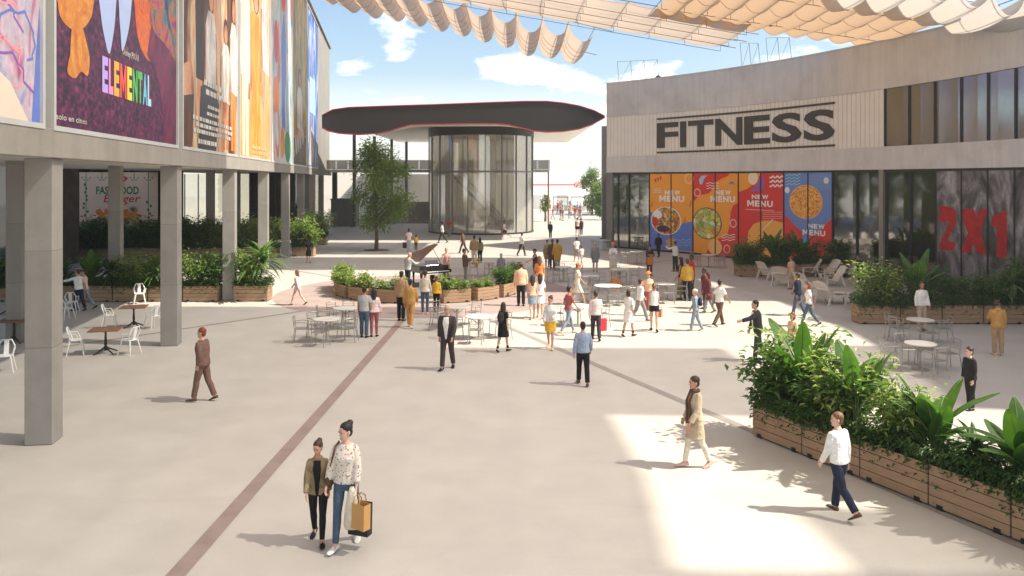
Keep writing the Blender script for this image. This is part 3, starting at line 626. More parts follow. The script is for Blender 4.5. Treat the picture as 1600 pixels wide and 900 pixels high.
def FOOD(name,cols,scale):
    m=MATS.get(name)
    if m: return m
    m=bpy.data.materials.new(name); nt,out=_nt(m); b=prin(nt,out,.5,0,.4); v=coords(nt,False)
    nz=noise(nt,v,2.5,2); ad=node(nt,'ShaderNodeVectorMath',operation='ADD'); L(nt,v,ad.inputs[0]); L(nt,nz,ad.inputs[1])
    vo=node(nt,'ShaderNodeTexVoronoi'); vo.inputs['Scale'].default_value=scale; L(nt,ad.outputs[0],vo.inputs['Vector'])
    hs=node(nt,'ShaderNodeSeparateColor'); L(nt,vo.outputs['Color'],hs.inputs[0])
    c=ramp(nt,hs.outputs[0],[(i/len(cols),q) for i,q in enumerate(cols)])
    c2=noise(nt,v,12,4); c=mixc(nt,.45,c,ramp(nt,c2,[(.35,(.05,.04,.01)),(.6,(.9,.75,.4))]),'OVERLAY'); L(nt,c,b.inputs['Base Color']); MATS[name]=m; return m
def menu(label,p0,p1,base):
    t=thing('menu_poster',label,'poster'); a=SP(p0,300)[0]+.03; b=SP(p1,300)[0]-.03
    mb=MB(); arcbox(mb,TA-a/AR,TA-b/AR,AR-.02,AR+.028,ZB,ZT,16); mb.build('sheet',base,t); return t,a,b
def wave(pr,t,x0,x1,y,amp,n,off,mat,w_=.06):
    pts=[]
    for i in range(25):
        X=x0+(x1-x0)*i/24; pts.append(Q(X,y+amp*math.sin(i/24*n*6.283)))
    pr.stroke('wave_print',pts,w_,off,mat,t)
def cl(p,a,b): return [(min(max(s,a),b),min(max(z,ZB),ZT)) for s,z in p]
def word(t,txt,x0,x1,y0,y1,off=.04):
    a=Q(x0,y1); b=Q(x1,y1); c=Q((x0+x1)/2,y0); z0=(a[1]+b[1])/2; wl={'M':1.2,'N':1.0,'E':.8,'U':1.0,'W':1.3}; tot=sum(wl[k] for k in txt)+.16*(len(txt)-1); x=a[0]; k_=(b[0]-a[0])/tot; VS=[];FS=[]
    for ch in txt:
        vs,fs=text_mesh(ch,.045); n0=len(VS); VS+=[(x+wl[ch]*k_*p,z0+(c[1]-z0)*q) for p,q in vs]; FS+=[tuple(n0+i for i in f) for f in fs]; x+=(wl[ch]+.16)*k_
    c_=pa_.cut; pa_.cut=0; pa_.mesh('lettering',VS,FS,off,WH,t); pa_.cut=c_
def food(t,X,Y,rx,ry,rim,mat,off=.034):
    c=Q(X,Y); e=Q(X+rx,Y); h=Q(X,Y-ry); RX=e[0]-c[0]; RY=h[1]-c[1]
    pa_.disc('plate_print',c,RX*1.06,RY*1.05,off,rim,t); pa_.disc('food_print',c,RX,RY,off+.004,mat,t); return c,RX,RY
# 1
t,a,b=menu('orange menu poster with salad bowl over a blue wave, first from the left',1015.5,1083,ORG)
pa_.poly('shape_print',cl([Q(80,365)]+[Q(80+i*6,372+60*math.sin(i/9)) for i in range(0,16)]+[Q(200,530),Q(260,540),Q(300,500),Q(330,475),Q(380,460),Q(415,455),Q(415,690),Q(80,690)],a,b),.026,MBL,t)
c,rx,ry=food(t,205,450,112,105,WH,FOOD('salad_a',[(.05,.2,.02),(.6,.04,.02),(.25,.45,.05),(.75,.65,.45),(.12,.02,.05),(.8,.3,.03)],4.5))
pa_.disc('food_print',(c[0]-rx*.6,c[1]+ry*.45),rx*.3,ry*.33,.043,WH,t,18); pa_.disc('food_print',(c[0]-rx*.2,c[1]-ry*.6),rx*.45,ry*.25,.043,flatcol('beet',(.09,.01,.05)),t,18); pa_.disc('food_print',(c[0]-rx*.75,c[1]-ry*.1),rx*.2,ry*.35,.044,REDP,t,18)
word(t,'NEW',195,315,212,248); word(t,'MENU',152,348,254,302)
for k in range(3): pa_.stroke('chevron_print',[Q(112+20*k,130-10*k),Q(128+20*k,128-10*k),Q(122+20*k,150-10*k)],.09,.03,REDP,t)
for k in range(3): wave(pa_,t,105,170,200+14*k,3,2,.03,WH,.03)
for k in range(3): wave(pa_,t,200,400,600+20*k,4,4,.03,LBL,.03)
c=Q(385,120); pa_.ring('ring_print',c,.42,.42,.14,.03,flatcol('apricot',(.92,.55,.2)),t)
c=Q(245,625); pa_.disc('shape_print',c,.45,.42,.03,YELP,t,24)
for X,Y in ((395,320),(350,450),(95,320)): c=Q(X,Y); pa_.stroke('dash_print',[(c[0]-.1,c[1]-.2),(c[0]+.05,c[1]),(c[0],c[1]+.2)],.07,.03,REDP,t)
# 2
t,a,b=menu('orange and red menu poster with green salad bowl, second from the left',1083.5,1154,ORG)
pa_.poly('shape_print',cl([Q(420,60),Q(700,60),Q(690,100),Q(640,120),Q(590,150),Q(570,200),Q(540,235),Q(470,250),Q(440,280),Q(420,300)],a,b),.026,RED,t)
pa_.poly('shape_print',cl([Q(768,310),Q(730,330),Q(710,380),Q(705,440),Q(700,500),Q(680,560),Q(620,590),Q(560,620),Q(530,680),Q(520,730),Q(768,730)],a,b),.026,RED,t)
food(t,526,470,108,118,BLK,FOOD('salad_b',[(.45,.6,.12),(.85,.83,.75),(.1,.3,.03),(.85,.6,.12),(.65,.2,.06),(.35,.55,.1)],2.6))
word(t,'NEW',592,712,212,248); word(t,'MENU',552,745,256,304)
pa_.poly('shape_print',[Q(462,130),Q(480,100),Q(525,95),Q(500,125),Q(488,165),Q(470,165)],.03,LBL,t)
for k in range(3): wave(pa_,t,520,620,155+20*k,4,2.5,.031,WH,.045)
for X,Y,r_ in ((450,230,.3),(730,470,.3),(680,670,.3)): pa_.ring('ring_print',Q(X,Y),r_,r_,.09,.03,flatcol('rose',(.85,.45,.4)),t,20)
pa_.disc('shape_print',Q(588,655),.6,.55,.032,flatcol('apricot',(.9,.5,.2)),t,24)
for k in range(3): wave(pa_,t,640,745,560+20*k,5,2,.031,WH,.05)
pa_.poly('shape_print',[Q(693,170),Q(705,145),Q(730,145),Q(745,170),Q(730,162),Q(708,160)],.03,MBL,t)
# 3
t,a,b=menu('red menu poster with yellow corner and white waves, third from the left',1154.5,1225,RED)
pa_.poly('shape_print',cl([Q(765,60),Q(945,60),Q(925,120),Q(890,165),Q(840,200),Q(765,225)],a,b),.026,ORG,t)
pa_.poly('shape_print',cl([Q(945,95),Q(968,110),Q(968,215),Q(860,218),Q(900,185),Q(930,140)],a,b),.03,MPU,t)
pa_.disc('shape_print',Q(885,118),.42,.42,.034,flatcol('butter',(.9,.75,.5)),t,24)
word(t,'NEW',875,1005,246,280); word(t,'MENU',840,1040,292,340)
for k in range(3): wave(pa_,t,1015,1120,108+34*k,8,3,.03,WH,.1)
pa_.poly('shape_print',cl([Q(840,600),Q(850,530),Q(890,475),Q(960,450),Q(1040,445),Q(1120,465),Q(1128,480),Q(1128,740),Q(830,740)],a,b),.026,flatcol('menu_amber',(.88,.42,.08)),t)
pa_.stroke('dash_print',[Q(960,520),Q(1040,440)],.05,.03,WH,t); pa_.stroke('dash_print',[Q(825,360),Q(1050,372)],.05,.03,flatcol('rose',(.85,.45,.4)),t)
for k in range(4): pa_.stroke('dash_print',[Q(960,385+16*k),Q(1115,382+16*k)],.03,.03,flatcol('rose',(.85,.45,.4)),t)
# 4
t,a,b=menu('blue menu poster with a round orange rice dish, fourth from the left',1225.5,1301,flatcol('menu_sky',(.16,.27,.60)))
pa_.poly('shape_print',cl([Q(1132,400),Q(1215,490),Q(1270,540),Q(1275,740),Q(1132,740)],a,b),.026,RED,t); pa_.poly('shape_print',cl([Q(1500,430),Q(1450,480),Q(1420,520),Q(1330,560),Q(1275,740),Q(1500,740)],a,b),.026,RED,t)
food(t,1297,303,125,128,flatcol('bowl',(.75,.42,.3)),FOOD('rice',[(.75,.22,.02),(.85,.42,.06),(.6,.12,.01),(.9,.6,.2)],11))
word(t,'NEW',1315,1445,475,512); word(t,'MENU',1272,1450,522,566)
for k in range(4): wave(pa_,t,1140,1255,92+24*k,6,3,.03,LBL,.05)
for X,Y in ((1457,135),(1152,210)): pa_.disc('star_print',Q(X,Y),.2,.2,.03,WH,t,12)
for k in range(11): pa_.stroke('dash_print',[Q(1310,95+11*k),Q(1495,92+11*k)],.02,.03,flatcol('pale',(.3,.42,.7)),t)
# 2X1 banner
q2=lambda X,Y: SP(1380+X/5.295,250+Y/5.295)
SMOKE=ART('art_smoke',[(.30,(.07,.07,.075)),(.45,(.2,.2,.21)),(.58,(.40,.40,.42)),(.72,(.68,.68,.7))],.9,(1,1,.5),9,1.5)
t=thing('window_banner','grey smoke patterned window banner with large red 2X1 lettering','banner')
a=q2(440,0)[0]; b=SP(1668,300)[0]; mb=MB(); arcbox(mb,TA-a/AR,TA-b/AR,AR-.02,AR+.028,ZB,ZT,40); mb.build('sheet',SMOKE,t)
BR=M('print_brush_red',(.42,.012,.012),.5,.3,2.5)
for g in ([(470,378),(520,382),(568,392),(602,420),(608,470),(606,525),(570,590),(528,672),(604,682),(585,752),(520,748),(465,735),(466,700),(500,630),(535,560),(546,512),(530,500),(516,522),(492,515),(466,505)],
    [(643,405),(752,403),(775,470),(797,412),(872,403),(840,500),(808,592),(835,690),(860,786),(785,768),(748,700),(722,765),(646,766),(675,690),(702,600),(670,500)],
    [(902,468),(960,440),(1000,416),(1028,424),(1027,620),(1025,818),(985,812),(943,798),(944,670),(944,548),(904,552)]):
    pa_.poly('letter',[q2(*p) for p in g],.03,BR,t)
# rooftop cable frames
for i,(p0,p1,yt,yb,lb) in enumerate(((960,1022,92,120,'thin wire cable frame standing on the roof nearest the building corner'),(1150,1178,55,88,'small wire cable frame on the roof below the big sail'),(1190,1226,58,97,'wire cable frame on the roof beside the warm tinted sail'))):
    t0,D0=th_px(p0,AR+1.0) if False else th_px(p0); t1,D1=th_px(p1)
    f=thing('cable_frame',lb,'cable frame'); n=3 if i==0 else 2
    top=[];bot=[]
    for k in range(n+1):
        th=t0+(t1-t0)*k/n; pz=12.78; top.append(Ap(th,AR+.4,pz+1.65-.25*k/n)); bot.append(Ap(th,AR+.6,pz))
    for k in range(n+1):
        mb=MB(); mb.tube([bot[k],top[k]],.018,6); mb.build('post',STEELG,f)
    mb=MB(); mb.tube(top,.013,6); mb.build('cable',STEELG,f)
    for k in range(n):
        mb=MB(); mb.tube([bot[k],top[k+1]],.012,5); mb.build('brace',STEELG,f)
mb=MB(); mb.lathe([(.22,0),(.24,.1),(.1,.22),(.02,.26)],n=12); c=Ap(th_px(1022)[0],AR+.5,12.78); tag(mb.build('roof_vent',STEEL,loc=c),'small dark vent cap on the fitness building roof edge','vent')
# ================================================================== canopy between the buildings, glass drum
CONCF=CONC
CANG=M('canopy_charcoal',(.034,.031,.029),.5,.08,.6); CANR=M('canopy_red',(.36,.03,.05),.45,.08); SOF=M('soffit_cream',(.82,.77,.69),.6,.04,.4)
can=thing('canopy','wavy charcoal canopy with thin red edges spanning between the two buildings','canopy')
YF=68.
topp=[(503,181),(520,172),(545,168.5),(600,166.5),(680,164),(760,161),(820,159),(855,159),(880,161.5),(905,166),(928,173),(945,182)]
botp=[(945,183),(925,194),(905,201),(880,205),(855,206),(832,204),(812,199),(795,195),(775,193),(740,193),(700,193.5),(660,194),(640,195),(625,199),(610,204),(590,208),(560,210),(530,208),(512,204),(503,199)]
tp=[(PX(x,YF),PZ(y,YF)) for x,y in topp]; bt=[(PX(x,YF),PZ(y,YF)) for x,y in botp]
poly=tp+bt; mb=MB(); mb.prism(poly,lambda x,z:V((x,YF,z)),lambda x,z:V((x,YF+.25,z))); mb.build('fascia',CANG,can)
# soffit: from the wavy lower edge of the fascia up and back to a flatter edge
bl=bt[::-1]
g=MB(); rows=[]
for k in range(9):
    f=k/8; y=YF+.252+46*f; e=min(1,f*3.2); e=e*e*(3-2*e)
    rows.append([V((x,y,z+.03+(10.55-z)*e)) for x,z in bl])
n=len(bl); vs=[p for r in rows for p in r]; g.add(vs,[(i*n+j,i*n+j+1,(i+1)*n+j+1,(i+1)*n+j) for i in range(8) for j in range(n-1)]); 
so_=g.build('soffit',SOF,can,smooth=True); sol=so_.modifiers.new('Solidify','SOLIDIFY'); sol.thickness=.05; sol.offset=0
g=MB(); rows=[]; tl=[tp[0]]+tp
rows=[[V((x,YF+.252+46*f,z-.02+(11.3-z)*min(1,f*2))) for x,z in tp] for f in (0,.25,.5,1)]; n=len(tp)
g.add([p for r in rows for p in r],[(i*n+j,i*n+j+1,(i+1)*n+j+1,(i+1)*n+j) for i in range(3) for j in range(n-1)]); ro=g.build('roof_deck',CANG,can,smooth=True); sol=ro.modifiers.new('Solidify','SOLIDIFY'); sol.thickness=.05; sol.offset=0
mb=MB(); mb.tube([(x,YF-.02,z+.03) for x,z in tp],.055,8); mb.build('edge_trim',CANR,can)
mb=MB(); mb.tube([(x,YF-.02,z-.03) for x,z in bt],.045,8); mb.build('edge_trim',CANR,can)
for i,(px,Y) in enumerate(((553.5,89.5),(585,97),(612,105),(635,111))):
    mb=MB(); mb.tube([(0,0,0),(0,0,10.5)],.19,12); mb.lathe([(.32,0),(.32,.08),(.2,.1)],n=12)
    o=mb.build('canopy_post',STEEL,loc=(PX(px,Y),Y,0)); tag(o,'dark round canopy post, %s from the left behind the plaza tree'%NUM[i],'post','posts under the canopy')
mb=MB(); mb.box((0,0,5.0),(.42,.42,10.0)); mb.box((0,0,.05),(.7,.7,.1)); tag(mb.build('steel_post',STEELG,loc=(PX(944,71),71,0)),'tall grey steel post at the corner of the fitness building','post')
dr=thing('glass_drum','round glazed stair drum under the middle of the canopy','pavilion',(PX(752,81.2),81.2,0))
DR=5.25; 
DGL=GLASS('glass_drum',(.95,.93,.88),.26,.6,.06,.7,.22)
def cyl(mb,r0,r1,z0,z1,n=64):
    o=[];
    for (r,z) in ((r1,z0),(r1,z1),(r0,z1),(r0,z0)): o.append([V((r*math.cos(2*math.pi*i/n),r*math.sin(2*math.pi*i/n),z)) for i in range(n)])
    o.append(o[0]); mb.loft(o,cap=False)
mb=MB(); cyl(mb,DR-.03,DR,.15,9.55); mb.build('glass_wall',DGL,dr,smooth=False)
mb=MB(); cyl(mb,DR-.2,DR+.1,9.55,10.4); mb.build('top_ring',CANG,dr)
mb=MB(); cyl(mb,DR-.2,DR+.08,0,.15); mb.build('base_ring',STEEL,dr)
mb=MB(); cyl(mb,DR-.1,DR+.04,5.95,6.12); mb.build('mid_ring',STEELG,dr)
for k in range(20):
    a_=2*math.pi*(k+.35)/20; mb=MB(); mb.box((DR*math.cos(a_),DR*math.sin(a_),4.85),(.16,.07,9.4),a_); mb.build('mullion',STEELG,dr)
mb=MB(); mb.lathe([(.55,0),(.55,10.3)],(.9,1.2,0),n=20); mb.build('core_column',M('column_white',(.85,.83,.78),.5,.05),dr,smooth=True)
mb=MB(); mb.lathe([(5.0,5.98),(5.0,6.1)],(0,0,0),n=40); mb.build('mezzanine',M('mezz',(.75,.7,.62),.6,.05),dr)
mb=MB(); mb.lathe([(5.0,.03),(5.0,.05)],(0,0,0),n=40); mb.build('drum_floor',M('drumfloor',(.5,.45,.38),.4,.05),dr)
st=thing('staircase','open steel staircase with railing inside the glass drum','stairs',(PX(752,81.2),81.2,0))
for k in range(20):
    mb=MB(); mb.box((-2.6+.27*k,-2.2,5.6-.28*k),(.34,1.2,.06)); mb.build('tread',STEELG,st)
mb=MB()
for s in (-2.78,-1.62): mb.tube([(-2.8,s,5.75),(2.6,s,.1)],.09,6)
mb.build('stringer',STEELG,st)
mb=MB()
for s in (-2.78,-1.62):
    mb.tube([(-4.6,s,6.95),(-2.8,s,6.85),(2.6,s,1.15)],.035,6); mb.tube([(-2.8,s,6.4),(2.6,s,.7)],.02,6)
    for k in range(8): mb.tube([(-2.8+.77*k,s,5.8-.81*k),(-2.8+.77*k,s,6.85-.81*k)],.02,6)
mb.build('railing',STEEL,st)
mb=MB(); mb.box((1.5,1,.7),(3.6,.9,1.3)); mb.box((1.5,.55,1.42),(3.8,1.1,.1)); mb.build('counter',M('counter',(.14,.12,.10),.4,.2),st) if False else None
ct=thing('counter','dark reception counter with pale top inside the glass drum','counter',(PX(790,82.5),82.5,0)); mb=MB(); mb.box((0,0,.55),(3.6,.8,1.1)); mb.build('body',M('counter',(.12,.1,.09),.4,.2),ct); mb=MB(); mb.box((0,-.05,1.14),(3.8,1.0,.07)); mb.build('top',SOF,ct)
# ---- raised walk behind the drum, retaining wall, stair, far buildings
WALLC=CONCRETE('wall_cream',(.80,.75,.66),.25,False); WALK=M('walk_dark',(.09,.085,.08),.5,.1)
wk=thing('walkway','raised dark walkway with panelled railing passing behind the glass drum','walkway',(0,0,0))
x0,x1=-27,PX(858,88)
mb=MB(); mb.box(((x0+x1)/2,88.6,6.2),(x1-x0,2.2,.3)); mb.build('deck',M('deck_pale',(.5,.46,.4),.6,.06),wk)
n=24
mb=MB()
for i in range(n+1): mb.box((x0+(x1-x0)*i/n,87.5,6.85),(.05,.05,1.05))
mb.box(((x0+x1)/2,87.5,7.36),(x1-x0,.06,.05)); mb.build('rail_frame',STEEL,wk)
for i in range(n):
    mb=MB(); mb.box((x0+(x1-x0)*(i+.5)/n,87.5,6.85),((x1-x0)/n-.12,.02,.95)); mb.build('rail_panel',GLASS('rail_glass',(.42,.40,.37),.05,.5,.1,.4),wk)
mb=MB(); mb.tube([(0,0,0),(0,0,6.05)],.1,10); tag(mb.build('walkway_post',M('post_rust',(.3,.12,.09),.5,.1),loc=(PX(857,87.5),87.6,0)),'thin reddish post under the end of the raised walkway','post')
rw=MB(); rw.box((0,0,3.0),(38,1,6.0)); rwo=rw.build('retaining_wall',WALLC,loc=(-25,108,0)); rwo.rotation_euler=(0,0,R_(22)); tag(rwo,'long cream retaining wall beyond the tree and canopy posts','wall')
gb=MB(); gb.box((0,0,1.5),(2.6,3,3.0)); gb.box((0,0,3.05),(2.8,3.2,.1)); tag(gb.build('kiosk',M('kiosk_grey',(.17,.16,.15),.6,.12),loc=(PX(535,90),91.5,0)),'grey block kiosk beside the far corner of the cinema building','kiosk')
ss=thing('steps','broad grey concrete steps rising behind the tree, left of the drum','steps',(PX(650,98),96,0))
for k in range(9):
    mb=MB(); mb.box((-.4,.32*k,.14+.28*k),(6.4,.34,.28)); mb.build('step',CONCRETE('step',(.25,.235,.215),.8,False),ss)
mb=MB(); mb.box((-3.8,1.5,1.4),(.4,3.6,2.8)); mb.box((3.0,1.5,1.4),(.4,3.6,2.8)); mb.build('side_wall',WALLC,ss)
# white building far behind on the right with a red line and sign
fb=thing('far_building','long white far building with a thin red stripe and small red sign','building',(12,152,0),R_(24))
mb=MB(); mb.box((0,0,3.3),(50,10,6.6)); mb.build('wall',M('wall_white',(.82,.80,.75),.6,.03,.2),fb)
mb=MB(); mb.box((-3,-5.05,4.35),(22,.06,.18)); mb.build('stripe',M('stripe_red',(.6,.12,.1),.5,.05),fb)
mb=MB(); mb.box((-1.2,-5.1,4.4),(3.2,.12,.75)); mb.build('sign_board',M('sign_rose',(.7,.3,.26),.5,.15,3),fb)
for k in range(8): mb=MB(); mb.box((-22+5.6*k,-5.03,1.3),(2.2,.08,2.4)); mb.build('shop_window',M('far_window',(.45,.45,.43),.3,.1),fb)
# ================================================================== shade sails
SA=FABRIC('sail_cream',(.66,.53,.42),(.58,.44,.32),.5,.10)
SC=FABRIC('sail_warm_light',(.55,.39,.255),(.47,.31,.185),.5,.02)  # warm light on this sail is put into its cloth colour
SD=FABRIC('sail_white',(.68,.64,.58),(.62,.55,.47),.45,.06)
SN=FABRIC('sail_unseen',(.80,.70,.57),(.93,.80,.64),.5,.30)
SEAM=M('sail_seam',(.42,.33,.25),.8,.05)
CAB=M('cable',(.16,.15,.14),.5,.1,metal=.4)
def sail(label,x0,x1,y0,y1,zf,pitch,sag,mat,crossn=3,drop=0,skew=0,pw=.75,seams=0):
    """pleated cloth hung between cables; folds run along Y, the cloth bellies down between folds"""
    t=thing('shade_sail',label,'shade sail'); n=max(1,round((x1-x0)/pitch)); k=10; mb=MB(); ny=6; vs=[]
    nx=n*k+1
    rq=random.Random(int(x0*7)); sg=[sag*rq.uniform(.85,1.15) for _ in range(n)]
    for j in range(ny+1):
        v=j/ny; y=y0+(y1-y0)*v
        for i in range(nx):
            uu=i/(nx-1); x=x0+(x1-x0)*uu; ph=(i%k)/k; cell=min(i//k,n-1)
            b=math.sin(math.pi*ph); z=zf(x)-sg[cell]*(b**pw)-.22*math.sin(math.pi*v)
            vs.append((x+skew*v,y+.05*math.sin(i*1.3+j)*math.sin(math.pi*v),z))
    mb.add(vs,[(j*nx+i,j*nx+i+1,(j+1)*nx+i+1,(j+1)*nx+i) for j in range(ny) for i in range(nx-1)])
    o=mb.build('fabric',mat,t,smooth=False,fixn=False)
    for q_ in range(seams):
        j=int(round((q_+1)*ny/(seams+1))); mbs=MB(); mbs.tube([V(p)-V((0,0,.02)) for p in vs[j*nx:(j+1)*nx]],.016,4); mbs.build('seam',SEAM,t)
    ck=1 if mat is not SN else .35
    for j in range(crossn):
        v=(j+.0)/(max(1,crossn-1)); y=y0+.15+(y1-y0-.3)*v; mb=MB(); mb.tube([(x0-1.2+skew*v,y,zf(x0-1.2)+.1),(x1+1.2+skew*v,y,zf(x1+1.2)+.1)],.03*ck,6); mb.build('cable',CAB,t)
    if sag<.4 and mat is not SN:
        for j in range(crossn):
            v=(j+.5)/crossn; y=y0+(y1-y0)*v; mb=MB(); mb.tube([(x0,y,zf(x0)-.45),(x1,y,zf(x1)-.45)],.018,5); mb.build('cable',CAB,t)
    mb=MB()
    for c in range(n+1):
        x=x0+(x1-x0)*c/n; mb.tube([(x,y0,zf(x)+.04),(x+skew,y1,zf(x)+.04)],.022*ck,5)
        if sag<.4 and mat is not SN:
            for j in range(crossn): y=y0+(y1-y0)*(j+.5)/crossn; mb.tube([(x,y,zf(x)),(x,y,zf(x)-.45)],.014,4)
    mb.build('batten',CAB,t); return t
zA=lambda x:17.9-.05-.245*(x+4); zB=lambda x:16.25-.175*x; zC=lambda x:16.0-.155*x
sail('pale pleated shade sail with deep scallops hanging highest at the upper left',-15.5,5.6,54.0,64.5,zA,1.75,1.2,SA,2,pw=.5,seams=3)
sail('wide flat cream shade sail with cable grid, upper middle of the sky',-14,13.3,44.4,52,zB,2.3,.10,SA,4)
sail('pleated shade sail tinted tan for warm light, reaching down to the fitness building roof',8.1,20.6,35.5,46,lambda x:15.95-.15*x+.25,1.3,.34,SC,2,pw=.8,seams=1)
sail('white pleated shade sail with rounded scallops at the upper right edge',14.2,22.6,33.0,37.2,lambda x:16.35-.165*x,1.35,.85,SD,2)
zN=lambda x:15.97-.12*x  # sails below are unseen, laid out to throw the shade bands on the ground
sail('pleated shade sail over the round cafe tables, unseen, sized for its shade',-14,10,23.1,31.0,zN,2.0,.35,SN,0)
sail('pleated shade sail stretched over the middle of the plaza, unseen, sized for its shade',-14,18,15.9,23.1,zN,2.0,.35,SN,0)
sail('pleated shade sail over the left half of the plaza, unseen, sized for its shade',-14,14,8.8,15.9,zN,2.0,.35,SN,0)
sail('pleated shade sail nearest the viewpoint, unseen, sized for its shade',-14,20,-4,8.8,zN,2.0,.35,SN,0)
sail('short unseen pleated sail added to shade the grey round tables',21.3,25.3,16.5,23.5,lambda x:zN(x)+.5,2.0,.35,SN,0)  # added out of view to put the round tables in shade
sail('short unseen pleated sail added to shade the front right planters',16.5,23.4,3,10.8,lambda x:zN(x)+.5,2.0,.35,SN,0)  # added out of view to darken the ground by the front planters
# ================================================================== leaves and plants
LV_D=LEAF('leaf_dark',(.04,.08,.028),(.10,.17,.06),.28); LV_M=LEAF('leaf_mid',(.05,.11,.028),(.13,.22,.06),.32); LV_L=LEAF('leaf_light',(.11,.18,.035),(.24,.30,.08),.35)
LV_B=LEAF('leaf_banana',(.03,.085,.02),(.10,.19,.04),.36,1.8,.5); LV_P=LEAF('leaf_pale',(.22,.27,.09),(.40,.42,.20),.35); BARK=M('bark',(.13,.085,.055),.85,.25,8,bp=.5,bscale=30); SOIL=M('soil',(.05,.035,.025),.95,.3,8); LV_T=LEAF('leaf_tree',(.10,.14,.035),(.26,.30,.08),.4)
RIB=M('leaf_rib',(.22,.30,.10),.5,.1)
def leaf(mb,b,d,up,Ln,W,mi=0,droop=.25,fold=.25):
    d=d.normalized(); s=d.cross(up)
    if s.length<1e-4: s=V((1,0,0))
    s.normalize(); n=s.cross(d)
    m=b+d*Ln*.5-n*0; t=b+d*Ln-V((0,0,1))*Ln*droop
    l=b+d*Ln*.42+s*W*.5+n*W*fold; r=b+d*Ln*.42-s*W*.5+n*W*fold; m=m-V((0,0,1))*Ln*droop*.3
    mb.add([b,l,m,r,t],[(0,1,2),(0,2,3),(1,4,2),(2,4,3)],mi)
def rdir(r,up=.3):
    a=r.uniform(0,6.283); z=r.uniform(-.4,1)+up; v=V((math.cos(a),math.sin(a),z)); return v.normalized()
def blade(mb,pts,W,mi=0,prof=None,fold=.18,rib=None,side=None):
    """broad leaf along pts (list of Vector) with half width W"""
    n=len(pts); L_=[];R__=[]
    for i,p in enumerate(pts):
        t=(pts[min(i+1,n-1)]-pts[max(i-1,0)]).normalized(); s=side-t*side.dot(t) if side else t.cross(V((0,0,1)))
        if s.length<1e-3: s=V((1,0,0))
        s.normalize(); up=s.cross(t); f=i/(n-1); w_=W*(prof(f) if prof else math.sin(math.pi*min(1,f*.93+.07))**.6)
        L_.append(p+s*w_+up*w_*fold); R__.append(p-s*w_+up*w_*fold)
    vs=[];fs=[]
    for i in range(n): vs+=[L_[i],pts[i],R__[i]]
    for i in range(n-1):
        a=i*3; fs+=[(a,a+1,a+4,a+3),(a+1,a+2,a+5,a+4)]
    mb.add(vs,fs,mi)
    if rib is not None: mb.tube([p+V((0,0,.004)) for p in pts],[.012*(1-.8*i/(n-1)) for i in range(n)],5,rib)
def shrub_mesh(seed,rad,h,n,Ls,mats,stems=9,lean=0,z0=.3):
    r=random.Random(seed); st=MB(); fo=MB(); tips=[]
    for k in range(stems):
        a=r.uniform(0,6.283); rr_=rad*math.sqrt(r.random())*.95; hh=h*r.uniform(.55,1.0); p0=V((r.uniform(-.08,.08),r.uniform(-.08,.08),0)); p1=V((math.cos(a)*rr_*.6,math.sin(a)*rr_*.6,hh*.6)); p2=V((math.cos(a)*rr_,math.sin(a)*rr_,hh))
        st.tube([p0,p1,p2],[.018,.012,.006],5); tips.append((p0,p1,p2))
    for i in range(n):
        p0,p1,p2=r.choice(tips); f=r.random()**.7
        c=(p0.lerp(p1,.35+f*1.3) if f<.5 else p1.lerp(p2,(f-.5)*2)); c=c+V((r.gauss(0,.13*rad/.5),r.gauss(0,.13*rad/.5),r.gauss(0,.1)))
        if c.z<z0*.3: c.z=z0*.3+r.random()*.2
        d=V((c.x,c.y,0)); d=(d.normalized()*.7 if d.length>.01 else V((0,0,0)))+rdir(r,.1)*.9
        Ln=r.uniform(*Ls); leaf(fo,c,d,V((0,0,1)),Ln,Ln*r.uniform(.36,.5),r.randrange(len(mats)),r.uniform(.1,.45))
    return st,fo
def make_plant(name,label,cat,st,fo,stm,fm):
    t=thing(name,label,cat); st.build('stem',stm,t); fo.build('foliage',fm,t,fixn=False); return t
def hedge_proto(label,seed,Lx,Ly,H,n,mats,Ls=(.09,.15)):
    r=random.Random(seed); fo=MB(); st=MB()
    for i in range(n):
        e=r.random(); x=r.uniform(-Lx/2-.05,Lx/2+.05); y=r.uniform(-Ly/2,Ly/2); hh=H*(.75+.35*math.sin(x*5+seed)*math.sin(y*4+x*2))*1.0
        z=hh*r.random()**.45; 
        if e<.55: y=(-Ly/2-abs(r.gauss(0,.05)))*(1 if r.random()<.75 else -1); z=r.uniform(.03,H*.9) if r.random()<.96 else r.uniform(-.2,0)
        d=V((r.uniform(-.7,.7),(y/Ly)*2.2,r.uniform(-.2,.8))); Ln=r.uniform(*Ls); leaf(fo,V((x,y,z)),d,V((0,0,1)),Ln,Ln*r.uniform(.42,.6),r.randrange(len(mats)),r.uniform(.1,.5))
    for k in range(14): x=r.uniform(-Lx/2,Lx/2); y=r.uniform(-Ly/3,Ly/3); st.tube([(x,y,-.1),(x+r.uniform(-.1,.1),y,H*.6)],.008,4)
    t=thing('hedge_plant',label,'hedge'); st.build('stem',BARK,t); fo.build('foliage',mats,t,fixn=False); return t
